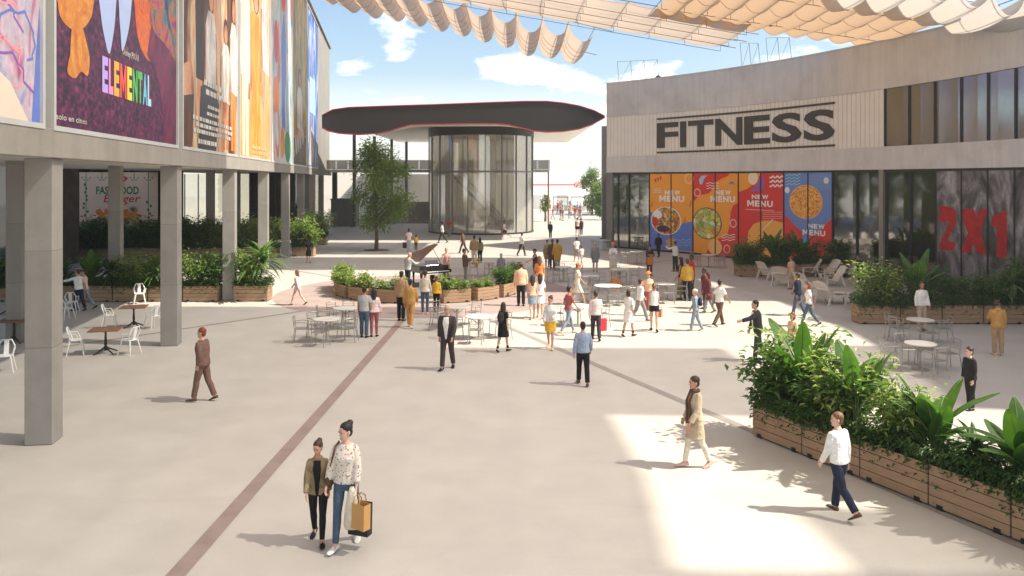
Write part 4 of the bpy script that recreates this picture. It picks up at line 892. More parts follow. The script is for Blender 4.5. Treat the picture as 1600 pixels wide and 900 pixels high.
def banana_proto(label,seed,n,Lr,W,h):
    r=random.Random(seed); fo=MB(); st=MB()
    for k in range(n):
        a=6.283*k/n*1.618*1.0+r.uniform(-.3,.3); el=r.uniform(.75,1.45); Ln=r.uniform(*Lr); dh=V((math.cos(a),math.sin(a),0)); pet=h*r.uniform(.45,.8)
        b=dh*.05; p1=dh*.12*pet+V((0,0,pet)); st.tube([b,p1*.6,p1],[.03,.022,.014],6)
        pts=[]; 
        for i in range(9):
            f=i/8; ang=el-f*r.uniform(.7,.9)*(1.5-el*.6); 
            if i==0: p=p1
            else: p=pts[-1]+(dh*math.cos(ang)+V((0,0,math.sin(ang))))*Ln/8
            pts.append(p)
        blade(fo,pts,W*r.uniform(.8,1.1),0,lambda f: (math.sin(math.pi*(.06+.92*f))**.55)*(1-.25*f),.22,1,V((-dh.y,dh.x,0)))
    t=thing('banana_plant',label,'plant'); st.build('stem',M('stem_green',(.12,.18,.05),.5,.15),t); fo.build('foliage',[LV_B,RIB],t,fixn=False,smooth=True); return t
def palm_proto(label,seed,n,Ln,W,h,mat):
    r=random.Random(seed); fo=MB(); st=MB(); 
    heads=[(V((r.uniform(-.18,.18),r.uniform(-.12,.12),h*r.uniform(.5,1)))) for _ in range(3)]
    for hd in heads:
        st.tube([(hd.x*.3,hd.y*.3,0),hd],[.03,.02],6)
        for k in range(n):
            a=r.uniform(0,6.283); el=r.uniform(.1,1.35); dh=V((math.cos(a),math.sin(a),0)); l=Ln*r.uniform(.7,1.1); pts=[hd.copy()]
            for i in range(1,6): ang=el-i*.22; pts.append(pts[-1]+(dh*math.cos(ang)+V((0,0,math.sin(ang))))*l/5)
            blade(fo,pts,W*r.uniform(.8,1.2),0,lambda f: max(.05,math.sin(math.pi*(.1+.88*f))),.3,None,V((-dh.y,dh.x,0)))
    t=thing('dracaena_plant',label,'plant'); st.build('stem',BARK,t); fo.build('foliage',mat,t,fixn=False); return t
# ------------------------------------------------------------------ timber planter boxes
TIM=WOOD('timber',(.37,.245,.15)); BRK=M('bracket_black',(.03,.03,.03),.5,.1,metal=.5)
def box_proto(label,Lx,Ly,H):
    t=thing('planter_box',label,'planter'); n=4; ph=H/n
    for k in range(n):
        mb=MB(); z=ph*(k+.5)+.03
        for s in (-1,1): mb.box((0,s*(Ly/2-.015),z),(Lx-.02,.03,ph-.012)); mb.box((s*(Lx/2-.025),0,z),(.03,Ly-.064,ph-.012))
        bevel(mb.build('plank',TIM,t),.004)
    mb=MB()
    for sx_ in (-1,1):
        for sy in (-1,1): mb.box((sx_*(Lx/2-.07),sy*(Ly/2-.055),H/2),(.06,.045,H-.04))
    mb.build('corner_post',TIM,t)
    for sx_ in (-1,1):
        mb=MB(); mb.box((sx_*(Lx/2-.2),0,.045),(.11,Ly+.014,.085)); mb.build('foot',BRK,t)
    mb=MB(); mb.box((0,0,H-.09),(Lx-.12,Ly-.12,.04)); mb.build('soil',SOIL,t); return t
BOX=Series(box_proto('x',1.33,.74,.66)); BOXW=Series(box_proto('x',1.49,.74,.66)); BOXS=Series(box_proto('x',1.25,.6,.55))
HD=[Series(hedge_proto('x',k+1,1.36,.72,.42,2400,[LV_D,LV_D,LV_M],(.07,.13))) for k in range(2)]
SHL=[Series(make_plant('shrub','x','shrub',*shrub_mesh(20+k,.55,1.35,1300,(.10,.19),[LV_M,LV_L,LV_P]),BARK,[LV_M,LV_L,LV_P])) for k in range(2)]
SHM=[Series(make_plant('shrub','x','shrub',*shrub_mesh(30+k,.58,1.25,1300,(.12,.22),[LV_D,LV_M,LV_M]),BARK,[LV_D,LV_M,LV_M])) for k in range(2)]
BAN=[Series(banana_proto('x',41,13,(.7,1.1),.19,.78)),Series(banana_proto('x',43,9,(.65,1.0),.15,.8))]
PAL=[Series(palm_proto('x',51,22,.75,.035,.75,LV_M)),Series(palm_proto('x',52,22,.7,.045,.6,LV_D))]
BUSH=[Series(make_plant('shrub','x','shrub',*shrub_mesh(60+k,.46,.7,420,(.12,.22),[LV_M,LV_L,LV_P]),BARK,[LV_M,LV_L,LV_P])) for k in range(2)]
def place_row(boxes,rowname,boxs,plan,boxgroup,hs=1,zt=.56,hedges=True,hx=1):
    """boxes: list of (x,y,rz); plan: per box list of (series,dx,dy,scale,word)"""
    cnt={}
    for i,(x,y,rz) in enumerate(boxes):
        boxs.put((x,y,0),rz,'%s timber planter box from the left in %s'%(NUM[i],rowname),boxgroup)
        ca,sa=math.cos(rz),math.sin(rz)
        if hedges: HD[i%2].put((x,y,zt),rz+(math.pi if i%4>1 and hedges!='front' else 0),'low dark hedge filling the %s planter box of %s'%(NUM[i],rowname),'low hedges in '+rowname,(hx,.86,hs))
        for (ser,dx,dy,sc_,wd) in (plan[i] if i<len(plan) else []):
            cnt[wd]=cnt.get(wd,0)+1
            ser.put((x+dx*ca-dy*sa,y+dx*sa+dy*ca,zt),rz+RND.uniform(0,6.28) if True else rz,'%s %s from the left in %s'%(NUM[cnt[wd]-1],wd,rowname),None,sc_)
# R1 foreground right row
d1=V((.443,-.897,0)); n1_=V((.897,.443,0)); start=V((4.97,16.56,0)); rz1=math.atan2(d1.y,d1.x)
boxes=[]
for k in range(7): c=start+d1*(1.335*(k+.5))+n1_*.37; boxes.append((c.x,c.y,rz1))
# local +y of a box points to the right of travel's left = behind (n1_)
pl1=[[(SHM[0],-.25,.05,1.1,'bushy dark shrub'),(SHL[0],.1,.2,1.3,'feathery pale shrub'),(BAN[1],.25,.1,1.45,'broad leaved banana plant')],
     [(SHL[1],-.1,.1,1.2,'feathery pale shrub'),(BAN[1],.3,.0,1.3,'broad leaved banana plant'),(SHM[1],-.4,0,.8,'bushy dark shrub')],
     [(SHL[0],-.1,.1,1.0,'feathery pale shrub'),(BAN[0],.45,.1,1.05,'broad leaved banana plant')],
     [(PAL[1],-.2,.1,.9,'spiky dracaena plant'),(BAN[0],.55,.1,1.0,'broad leaved banana plant')],
     [(PAL[1],.0,.1,.9,'spiky dracaena plant'),(SHM[0],.45,.1,.62,'bushy dark shrub')],
     [(SHM[1],-.3,.0,.7,'bushy dark shrub')],
     [(SHM[0],0,.1,.8,'bushy dark shrub')]]
place_row(boxes,'the front right planter row',BOX,pl1,'timber planter boxes of the front right row',1.05)
# R2 row before the 2X1 window
boxes=[(12.68+1.52*(k+.5),29.6,0) for k in range(6)]
pl2=[[(SHL[0],0,.1,1.28,'pale bushy shrub'),(SHL[1],.5,.1,1.22,'pale bushy shrub')],[(BAN[1],.1,.1,1.54,'banana plant'),(SHM[0],.3,.1,1.15,'dark bushy shrub')],[(SHM[1],-.1,.1,0.96,'dark bushy shrub')],[(PAL[0],.3,.1,1.41,'dracaena plant'),(SHM[0],-.4,.1,1.02,'dark bushy shrub')],[(SHM[1],-.3,.1,1.41,'dark bushy shrub'),(SHM[0],.3,.1,1.28,'dark bushy shrub')],[(SHM[1],0,.1,1.41,'dark bushy shrub')]]
place_row(boxes,'the planter row below the 2X1 banner',BOXW,pl2,'timber planter boxes below the 2X1 banner',1.35,hx=1.12)
# R3 row below the menu posters
boxes=[(12.25+1.52*(k+.5),43.9,0) for k in range(4)]
pl3=[[(PAL[0],-.5,.1,1.17,'dracaena plant'),(SHM[0],.2,.1,1.23,'dark shrub')],[(BAN[1],-.2,.1,1.43,'banana plant'),(SHM[1],.4,.1,1.30,'dark shrub')],[(BAN[1],-.3,.1,1.43,'banana plant'),(SHM[0],.3,.1,1.10,'dark shrub')],[(PAL[1],.0,.1,1.56,'dracaena plant'),(SHM[1],.4,.1,1.17,'dark shrub')]]
place_row(boxes,'the planter row below the menu posters',BOXW,pl3,'timber planter boxes below the menu posters',1.3,hx=1.12)
# L1 row under the cinema between the front columns
boxes=[(-12.72-1.52*(k+.5),34.95,0) for k in range(7)][::-1]+[(-11.32,35.0,0)]
pl4=[[(SHM[0],0,0,1.32,'dark bushy shrub')],[(SHM[1],0,0,1.19,'dark bushy shrub')],[(PAL[1],.2,0,1.19,'dracaena plant'),(BAN[1],-.2,0,1.06,'banana plant')],[(BAN[0],-.3,.0,1.19,'banana plant'),(PAL[1],.4,0,1.45,'dracaena plant')],[(SHL[0],-.2,0,1.12,'pale shrub'),(SHL[1],.45,0,1.12,'pale shrub')],[(SHL[0],.2,0,1.06,'pale shrub'),(PAL[0],-.6,0,1.32,'dracaena plant')],[(SHL[1],-.2,0,1.25,'pale shrub'),(SHM[0],.4,.1,1.25,'dark bushy shrub')],[(PAL[0],.15,0,1.91,'dracaena plant'),(SHL[0],-.1,.05,1.25,'pale shrub')]]
place_row(boxes,'the planter row between the cinema columns',BOXW,pl4,'timber planter boxes between the cinema columns',1.15,hx=1.1)
# L2 row farther back
boxes=[(-15.75-1.52*(k+.5),54.0,0) for k in range(9)][::-1]+[(-14.35,55.2,0),(-15.7,64.6,0)]
S2=[SHM[0],SHM[1],PAL[1],SHM[0],SHM[1],SHM[0],SHL[0],SHL[1],SHL[0],SHL[1],SHL[0]]
wd2={0:'dark bushy shrub',1:'pale bushy shrub'}
pl5=[]
for k,s_ in enumerate(S2):
    wn='dracaena plant' if s_ is PAL[1] else ('pale bushy shrub' if s_ in SHL else 'dark bushy shrub')
    pl5.append([(s_,-.3,.1,1.7,wn),(SHM[k%2] if k<7 else SHL[k%2],.4,.1,1.6,'dark bushy shrub' if k<7 else 'pale bushy shrub')])
place_row(boxes,'the rear planter row under the cinema',BOXW,pl5,'timber planter boxes of the rear row under the cinema',1.35,hx=1.1)
# ring round the piano
ring=[(a,R_(a)) for a in (172,192,212,232,252)]+[(a,R_(a)) for a in (292,312,332,352)]
cnt=0
for i,(a,ar) in enumerate(ring):
    rad=4.15; x=RC.x+rad*math.cos(ar); y=RC.y+rad*math.sin(ar)+1.0; left=a<270
    nm=('%s box of the left planter arc round the piano' if left else '%s box of the right planter arc round the piano')%NUM[i if left else i-5]
    BOXS.put((x,y,0),ar+math.pi/2,'short timber planter, '+nm,'curved planter ring round the piano')
    for j in range(2):
        o_=(j-.5)*.6; ser=(BUSH if (left or i<7) else SHM)[(i+j)%2]
        ser.put((x-math.sin(ar)*o_,y+math.cos(ar)*o_,.46),RND.uniform(0,6),'%s bush in the %s'%(('leafy light green','grassy bright')[j] if ser in BUSH else ('round dark green','shaggy dark green')[j],nm),'bushes in the planter ring',RND.uniform(.6,1.0) if ser in BUSH else .7)
# ------------------------------------------------------------------ plaza tree and far trees
def tree(label,loc,H,W,hb,n,seed,mats,Lf,group=None,name='plaza_tree',rz=0,trunk=.13):
    r=random.Random(seed); t=thing(name,label,'tree',loc); st=MB(); fo=MB()
    st.tube([(0,0,0),(.03,.02,hb*.6),(-.04,0,hb*1.2),(.05,.03,H*.55),(0,0,H*.88)],[trunk*1.25,trunk,trunk*.85,trunk*.5,trunk*.12],9)
    cl=[]
    for k in range(26):
        f=r.random(); z=hb*.95+(H-hb)*(.06+.9*f); a=r.uniform(0,6.283); rr_=W/2*math.sin(math.pi*min(.96,.16+f*.80))**.8*r.uniform(.55,1.0); c=V((math.cos(a)*rr_,math.sin(a)*rr_,z)); b=V((0,0,max(hb*.8,z-rr_*.75))); st.tube([b,b.lerp(c,.5)+V((0,0,.12)),c],[trunk*.3,trunk*.2,.015],5); cl.append((c,r.uniform(.34,.62)*W/4.2))
    for k in range(10): cl.append((V((r.uniform(-.3,.3),r.uniform(-.3,.3),hb+(H-hb)*(k+.9)/10.5)),.55*W/4.2))
    for i in range(n):
        c,s=cl[i%len(cl)]; p=c+V((r.gauss(0,s*.62),r.gauss(0,s*.62),r.gauss(0,s*.55))); d=(p-c); d=(d.normalized() if d.length>0 else V((0,0,1)))+rdir(r,0)*.8; Ln=r.uniform(*Lf); leaf(fo,p,d,V((0,0,1)),Ln,Ln*.55,r.randrange(len(mats)),.3)
    st.build('trunk',BARK,t); fo.build('crown',mats,t,fixn=False); return t
g=G(588,391); tree('slender green plaza tree standing alone before the canopy posts',(g[0],g[1],0),7.95,5.3,1.85,9000,5,[LV_T,LV_T,LV_M],(.17,.28))
mb=MB(); mb.lathe([(.95,0),(.95,.02),(.8,.03)],n=24); tag(mb.build('tree_pit',M('pit',(.12,.10,.08),.9,.2,6),loc=(g[0],g[1],.004)),'dark round planting pit at the foot of the plaza tree','tree pit')
for i,(px,D,H,W) in enumerate(((925,120,6.6,4.4),(948,118,6.2,4.6),(941,104,3.6,1.8),(972,125,7,5))):
    tree(('bushy tree left of the far gap beside the steel post','bushy tree hidden partly by the grey steel post','small yellowish young tree low beside the steel post','tree behind the corner of the fitness building')[i],(PX(px,D),D,0),H,W,.9 if i!=2 else .8,2200,70+i,[LV_T,LV_M,LV_L] if i!=2 else [LV_L,LV_M],(.3,.5),'trees in the far gap','far_tree')
g=PX(852,100); tree('thin young tree beside the walkway post right of the drum',(g,100,0),3.4,1.3,1.2,700,91,[LV_L,LV_M],(.2,.35),None,'far_tree')
# far wood on the horizon
r=random.Random(9); fo=MB()
for k in range(150):
    x=-260+520*k/150+r.uniform(-2,2); h=r.uniform(3.5,8); W_=r.uniform(4,9); y=330+r.uniform(-25,40)
    for j in range(70): a=r.uniform(0,6.28); f=r.random(); leaf(fo,V((x+math.cos(a)*W_*.5*math.sqrt(r.random()),y+math.sin(a)*2,h*f)),rdir(r),V((0,0,1)),r.uniform(1,2),1.1,r.randrange(2))
o=fo.build('far_wood',[LV_T,LV_D],fixn=False); o['kind']='stuff'; tag(o,'low line of distant trees along the horizon','wood')
mb=MB(); n=60; vs=[]
for j in range(6):
    for i in range(n+1): vs.append((-500+1000*i/n,380+60*j,(.15,3,5.5,7.5,8.2,0)[j]*(.75+.25*math.sin(i*.7+j)) ))
mb.add(vs,[(j*(n+1)+i,j*(n+1)+i+1,(j+1)*(n+1)+i+1,(j+1)*(n+1)+i) for j in range(5) for i in range(n)]); struct(mb.build('hills',M('hill_olive',(.12,.13,.06),.9,.25,.05),smooth=True))
# ================================================================== furniture
MET=M('metal_cafe',(.36,.34,.31),.4,.08,4,metal=.6); TOP=M('table_top',(.66,.62,.56),.45,.06,3); WCH=M('chair_white',(.78,.77,.74),.4,.04,3); BTOP=WOOD('table_brown',(.24,.12,.075)); IRON=M('iron_black',(.04,.035,.035),.45,.1,4,metal=.5); LOU=M('lounger_cream',(.74,.68,.60),.6,.08,4)
def metal_chair():
    t=thing('cafe_chair','x','chair'); mb=MB(); mb.box((0,0,.45),(.43,.42,.018)); bevel(mb.build('seat',MET,t),.006)
    for sx_ in (-1,1):
        mb=MB(); mb.tube([(sx_*.24,-.22,0),(sx_*.21,-.19,.45),(sx_*.225,-.2,.66)],.013,6); mb.build('leg',MET,t)
        mb=MB(); mb.tube([(sx_*.23,.26,0),(sx_*.2,.2,.45),(sx_*.2,.25,.82)],.013,6); mb.build('leg',MET,t)
        mb=MB(); mb.tube([(sx_*.225,-.2,.66),(sx_*.24,0,.675),(sx_*.205,.235,.66)],.014,6); mb.build('armrest',MET,t)
    mb=MB(); mb.tube([(-.2,.25,.82),(0,.275,.835),(.2,.25,.82)],.014,6)
    for z in (.58,.66,.74): mb.tube([(-.2,.215+(z-.45)*.1,z),(0,.24+(z-.45)*.1,z),(.2,.215+(z-.45)*.1,z)],.016,5,flat=.4)
    mb.build('backrest',MET,t); return t
def white_chair():
    t=thing('side_chair','x','chair'); mb=MB(); mb.lathe([(.06,.43),(.19,.435),(.21,.45),(.2,.465),(.05,.462)],n=16); bevel(mb.build('seat',WCH,t),.004)
    for sx_ in (-1,1):
        for sy in (-1,1): mb=MB(); mb.tube([(sx_*.235,sy*.235,0),(sx_*.15,sy*.15,.44)],[.012,.024],6); mb.build('leg',WCH,t)
    mb=MB(); mb.tube([(-.17,.1,.45),(-.2,.19,.68),(-.12,.24,.84),(.12,.24,.84),(.2,.19,.68),(.17,.1,.45)],.019,8)
    mb.hexa([(-.06,.155,.46),(.06,.155,.46),(.06,.165,.46),(-.06,.165,.46),(-.06,.235,.83),(.06,.235,.83),(.06,.245,.83),(-.06,.245,.83)]); mb.tube([(-.195,.18,.66),(-.245,-.02,.66),(-.19,-.12,.46)],.012,6); mb.tube([(.195,.18,.66),(.245,-.02,.66),(.19,-.12,.46)],.012,6); mb.build('backrest',WCH,t); return t
def round_table(rad=.52):
    t=thing('round_table','x','table'); mb=MB(); mb.lathe([(rad-.01,.715),(rad,.722),(rad,.738),(rad-.01,.745)],n=36); mb.build('tabletop',TOP,t)
    mb=MB(); mb.lathe([(.035,.03),(.035,.715)],n=12); mb.build('pedestal',MET,t); mb=MB(); mb.lathe([(.30,0),(.30,.02),(.08,.05)],n=24); mb.build('base',MET,t)
    for k in range(4):
        a=k*math.pi/2+.78; mb=MB(); mb.tube([(.03*math.cos(a),.03*math.sin(a),.5),(.34*math.cos(a),.34*math.sin(a),.71)],.012,6); mb.build('brace',MET,t)
    return t
def bistro():
    t=thing('bistro_table','x','table'); mb=MB(); mb.box((0,0,.73),(.86,.78,.035)); bevel(mb.build('tabletop',BTOP,t),.006)
    mb=MB(); mb.lathe([(.04,.08),(.03,.2),(.045,.3),(.028,.6),(.05,.71)],n=12); mb.box((0,0,.705),(.5,.06,.014)); mb.box((0,0,.69),(.06,.5,.014)); mb.build('pedestal',IRON,t)
    for k in range(4): a=k*math.pi/2+.78; mb=MB(); c,s=math.cos(a),math.sin(a); mb.tube([(.02*c,.02*s,.2),(.12*c,.12*s,.13),(.3*c,.3*s,.05),(.38*c,.38*s,.015)],[.03,.026,.022,.02],7); mb.build('foot',IRON,t)
    return t
def lounger():
    t=thing('lounge_chair','x','lounge chair')
    mb=MB()
    for k in range(7): x=-.36+.12*k; mb.hexa([(x-.05,-.55,.40),(x+.05,-.55,.40),(x+.05,.15,.24),(x-.05,.15,.24),(x-.05,-.55,.422),(x+.05,-.55,.422),(x+.05,.15,.262),(x-.05,.15,.262)])
    mb.build('seat',LOU,t)
    mb=MB()
    for k in range(7): x=-.36+.12*k; h=.95+.10*math.cos(x*3); mb.hexa([(x-.05,.12,.25),(x+.05,.12,.25),(x+.05,.145,.25),(x-.05,.145,.25),(x-.056,.62,h),(x+.056,.62,h),(x+.056,.645,h),(x-.056,.645,h)])
    mb.box((0,.48,.7),(.84,.03,.07)); mb.build('backrest',LOU,t)
    for s in (-1,1):
        mb=MB(); mb.box((s*.45,-.05,.56),(.14,.85,.025)); mb.build('armrest',LOU,t)
        mb=MB(); mb.box((s*.45,-.42,.275),(.04,.1,.55)); mb.build('leg',LOU,t)
        mb=MB(); mb.hexa([(s*.45-.02,.45,0),(s*.45+.02,.45,0),(s*.45+.02,.56,0),(s*.45-.02,.56,0),(s*.45-.02,.25,.55),(s*.45+.02,.25,.55),(s*.45+.02,.36,.55),(s*.45-.02,.36,.55)]); mb.build('leg',LOU,t)
    return t
MC=Series(metal_chair()); WC=Series(white_chair()); RT=Series(round_table()); BT=Series(bistro()); LO=Series(lounger())
def Gz(px,py,z=.74): D=F*(CZ-z)/(py-HZ); return (px-800)/F*D,D
SIDE={0:'right',1:'right rear',2:'far',3:'left rear',4:'left',5:'left front',6:'near',7:'right front'}
tabs=[((1438,499),'grey round table beside the woman in the white top, below the 2X1 planters',(0,3,4,6),.8),
((1438,536),'grey round table nearest the big front right planters',(0,2,4,6,1),.8),
((510,498),'round cafe table in front left of the piano ring',(0,3,4,6,1),.85),
((540,481),'round cafe table just behind the couple seen from the back',(2,4,3),.85),
((748,494),'pale round table between the suited man and the woman in the black dress',(1,4,6,0),.9),
((714,479),'pale round table right behind the suited man',(3,5,1),.85),
((950,446),'large pale round table behind the woman in the white dress',(0,3,4,6,7),1.15),
((922,431),'round table near the person in the grey coat',(1,4,6),.9),
((1038,443),'round table right of the woman in the orange hat',(0,2,5,6),.9),
((995,393),'round table by the glass beneath the orange menu poster',(0,4,6),.85),
((1107,398),'round table beneath the red menu poster, left of the planters',(0,3,4,7),.85),
((968,421),'round table beside the orange bag',(0,2,6),.85),
((903,477),'bright round table behind the man in the pink shirt',(2,4,0),.9),
((764,409),'round table behind the right planter arc, near the khaki jackets',(4,1,6),.85),
((880,417),'round table behind the man in the dark waistcoat',(0,5,2),.85),
((945,375),'round table farthest back beside the steel post',(0,4,6),.85)]
SHORT=['the table behind the 2X1 planters', 'the table nearest the front right planters', 'the table left of the paving line', 'the table behind the red trousers couple', 'the table beside the black dress woman', 'the table behind the suited man', 'the large table behind the white dress', 'the table near the grey coat', 'the table right of the orange hat', 'the table under the orange poster', 'the table under the red poster', 'the table by the orange bag', 'the table behind the pink shirt man', 'the table behind the right planter arc', 'the table behind the dark waistcoat', 'the farthest table by the steel post']
for ti,(pp,lb,sides,s) in enumerate(tabs):
    x,y=Gz(*pp); RT.put((x,y,0),RND.uniform(0,6),lb,'round cafe tables',(s,s,1))
    for sd_ in sides:
        a=sd_*math.pi/4+RND.uniform(-.16,.16); rr_=.52*s+.26+RND.uniform(0,.14)
        MC.put((x+rr_*math.cos(a),y+rr_*math.sin(a),0),a-math.pi/2+RND.uniform(-.25,.25),'grey metal chair on the %s side of %s'%(SIDE[sd_],SHORT[ti]),'metal chairs at the round tables')
bts=[((209,479),'brown square table right of the first column, near the small planters',(3.3,6.0)),((165,514),'brown square table behind the first big column, nearest',(3.4,6.1)),((12,462),'brown square table at the far left by the planters',(.1,)),((22,500),'brown square table left of the first big column, nearest the edge',(3.6,.2))]
BSH=['the table near the small planters','the nearest brown table','the far left table by the planters','the brown table at the left edge']
for ti,(pp,lb,angs) in enumerate(bts):
    x,y=Gz(*pp); BT.put((x,y,0),.25,lb,'square bistro tables under the cinema')
    for k,a in enumerate(angs):
        WC.put((x+.82*math.cos(a),y+.82*math.sin(a),0),a-math.pi/2+RND.uniform(-.3,.3),'white metal chair on the %s side of %s'%('left' if math.cos(a)<0 else 'right',BSH[ti]),'white chairs under the cinema')
for (px,py,rz,lb) in ((218,475,.5,'white metal chair alone in front of the planter row between columns'),(104,500,2.6,'white metal chair just right of the first big column'),(8,581,.4,'white metal chair at the left edge, nearest the viewer'),(36,487,1.2,'white metal chair left of the couple under the cinema'),(112,489,3.4,'white metal chair beside the man in the white shirt under the cinema')):
    x,y=G(px,py); WC.put((x,y,0),rz,lb,'white chairs under the cinema')
lou=[(1202,437,1.9,'leftmost, by the planter corner'),(1225,446,2.4,'in front of the leftmost one'),(1264,432,4.6,'behind the standing person in pink, back row'),(1292,434,4.9,'in the back row, middle'),(1300,446,4.7,'with the tall reclined back in the middle'),(1322,433,4.5,'farthest right in the back row'),(1262,458,2.0,'behind the man in the dark blue jacket'),(1298,475,1.9,'nearest, right of the woman in the white tee'),(1268,470,1.7,'half hidden by the man in the dark blue jacket')]
for (px,py,rz,lb) in lou:
    x,y=G(px,py); LO.put((x,y,0),rz,'cream slatted lounge chair '+lb,'cream lounge chairs beside the planters',.95)
for (px,py,lb) in ((1318,457,'small low round table between the cream lounge chairs'),(1338,466,'small low round table at the end of the lounge chairs')):
    x,y=Gz(px,py,.45); RT.put((x,y,0),.3,lb,'low tables by the lounge chairs',(.75,.75,.6))
# ------------------------------------------------------------------ stage and grand piano
PB=M('piano_black',(.02,.018,.018),.12,.1,3,spec=.6); PBR=M('piano_brown',(.085,.04,.028),.15,.15,2,spec=.6); IV=M('ivory',(.8,.78,.7),.3,.03)
mb=MB(); pts=[(RC.x+3.3*math.cos(q)*1.0,RC.y+1.0+3.0*math.sin(q)) for q in [2*math.pi*i/48 for i in range(48)]]
mb.prism(pts,lambda a,b:V((a,b,.0)),lambda a,b:V((a,b,.14))); tag(mb.build('stage',M('stage_grey',(.17,.165,.16),.6,.1,1)),'low round grey stage inside the planter ring','stage')
pn=thing('grand_piano','black grand piano with its brown lid raised on the round stage','piano',(-3.75,38.6,.14),R_(34))
W2=.78; Lp_=1.95
shape=[(-W2,0),(W2,0),(W2,.55),(W2-.02,.8),(.55,1.15),(.25,1.4),(.12,1.65),(-.05,1.88),(-.35,Lp_),(-.62,1.88),(-W2,1.6)]
mb=MB(); mb.prism(shape,lambda a,b:V((a,b,.66)),lambda a,b:V((a,b,.98))); bevel(mb.build('case',PB,pn),.012)
mb=MB(); mb.box((0,-.16,.68),(1.5,.33,.06)); mb.box((-.74,-.14,.74),(.07,.34,.14)); mb.box((.74,-.14,.74),(.07,.34,.14)); mb.build('key_bed',PB,pn)
mb=MB(); mb.box((0,-.20,.725),(1.36,.18,.028)); kb=mb.build('keyboard',IV,pn)
mb=MB()
for k in range(36):
    if k%7 not in (2,6): mb.box((-.66+.0377*k,-.16,.748),(.012,.10,.02))
mb.build('black_keys',PB,kb)
th=R_(38); lidf=lambda a,b,o: V((-W2+(a+W2)*math.cos(th)-o*math.sin(th),b+.02,1.0+(a+W2)*math.sin(th)+o*math.cos(th)))
sh2=[(-W2,.42),(W2,.42),(W2,.55),(W2-.02,.8),(.55,1.15),(.25,1.4),(.12,1.65),(-.05,1.88),(-.35,Lp_),(-.62,1.88),(-W2,1.6)]
mb=MB(); mb.prism(sh2,lambda a,b:lidf(a,b,0),lambda a,b:lidf(a,b,.025)); lid=mb.build('lid',PBR,pn)
mb=MB(); mb.box((0,.2,.995),(1.52,.36,.02)); mb.build('front_lid',PB,pn)
mb=MB(); mb.tube([(.70,.6,.98),(W2*.42,.75,1.0+(W2*1.6)*math.sin(th)*.98)],.015,6); mb.build('lid_prop',PB,lid)
mb=MB(); mb.hexa([(-.34,.2,1.01),(.34,.2,1.01),(.34,.23,1.01),(-.34,.23,1.01),(-.34,.3,1.22),(.34,.3,1.22),(.34,.33,1.22),(-.34,.33,1.22)]); mb.build('music_desk',PB,pn)
for (x,y) in ((-.62,.15),(.62,.15),(-.3,1.6)):
    mb=MB(); mb.lathe([(.07,.66),(.075,.55),(.05,.4),(.04,.1),(.055,.06),(.03,0)],(x,y,0),n=10); mb.build('leg',PB,pn)
mb=MB(); mb.box((0,.2,.28),(.24,.05,.5)); mb.box((0,.15,.06),(.26,.14,.05)); mb.build('pedal_lyre',PB,pn)
bn=thing('piano_bench','black padded piano bench in front of the keyboard','bench',(-3.3,37.75,.14),R_(34)); mb=MB(); mb.box((0,0,.46),(.72,.34,.07)); bevel(mb.build('seat',PB,bn),.02)
for a in (-1,1):
    for b in (-1,1): mb=MB(); mb.box((a*.32,b*.13,.21),(.04,.04,.42)); mb.build('leg',PB,bn)
# ------------------------------------------------------------------ bags
def bag(label,loc,col,wd,ht,rz=0,cat='bag',dp=.13,group=None):
    t=thing('shopping_bag',label,cat,loc,rz); m=M('bag_%.2f_%.2f'%(col[0],col[2]),col,.6,.06,3); mb=MB()
    w_,d_=wd/2,dp/2; b=[(-w_*.94,-d_,0),(w_*.94,-d_,0),(w_*.94,d_,0),(-w_*.94,d_,0)]; tp_=[(-w_,-d_,ht),(w_,-d_,ht),(w_,d_,ht),(-w_,d_,ht)]
    mb.add(b+tp_,[(3,2,1,0),(0,1,5,4),(2,3,7,6),(1,2,6,5),(3,0,4,7)]); o=mb.build('body',m,t); s=o.modifiers.new('Solidify','SOLIDIFY'); s.thickness=.006
    for s in (-1,1):
        mb=MB(); mb.tube([(-wd*.2,s*d_,ht-.02),(-wd*.17,s*d_*.8,ht+.09),(0,s*d_*.5,ht+.125),(wd*.17,s*d_*.8,ht+.09),(wd*.2,s*d_,ht-.02)],.006,5); mb.build('handle',m,t)
    return t
# ================================================================== people
SK=[M('skin_a',(.55,.31,.21),.55,.08,6),M('skin_b',(.36,.19,.115),.55,.08,6),M('skin_c',(.13,.065,.04),.5,.08,6),M('skin_d',(.62,.38,.28),.55,.06,6)]
C=dict(black=(.018,.017,.018),char=(.045,.042,.042),white=(.78,.76,.72),cream=(.66,.59,.47),beige=(.50,.40,.28),khaki=(.30,.22,.12),mustard=(.52,.30,.05),ochre=(.50,.28,.09),brown=(.12,.07,.045),suitb=(.17,.10,.075),suitd=(.062,.048,.044),grey=(.27,.27,.27),lgrey=(.45,.44,.43),navy=(.02,.027,.05),denim=(.075,.115,.165),ldenim=(.24,.30,.37),shirtb=(.30,.36,.47),red=(.50,.04,.03),orange=(.72,.24,.07),peach=(.75,.45,.30),burg=(.12,.035,.04),pink=(.65,.38,.34),lpink=(.72,.55,.52),dpink=(.35,.10,.10),yellow=(.75,.45,.05),tan=(.42,.27,.15),green=(.1,.16,.09),hblack=(.015,.012,.011),hbrown=(.05,.025,.014),hlb=(.16,.085,.04),hblond=(.38,.24,.11),hgrey=(.3,.29,.28),hred=(.2,.05,.02),olive=(.2,.19,.09))
def cloth(c): return CLOTH('cloth_'+c,C[c])
def hairm(c): return M('hair_'+c,C[c],.5,.25,30,bp=.5,bscale=90)
PATT('cloth_floral',(.72,.66,.56),[(.55,.10,.10),(.30,.10,.12),(.75,.35,.3),(.12,.16,.18),(.6,.25,.2)],26,.30)
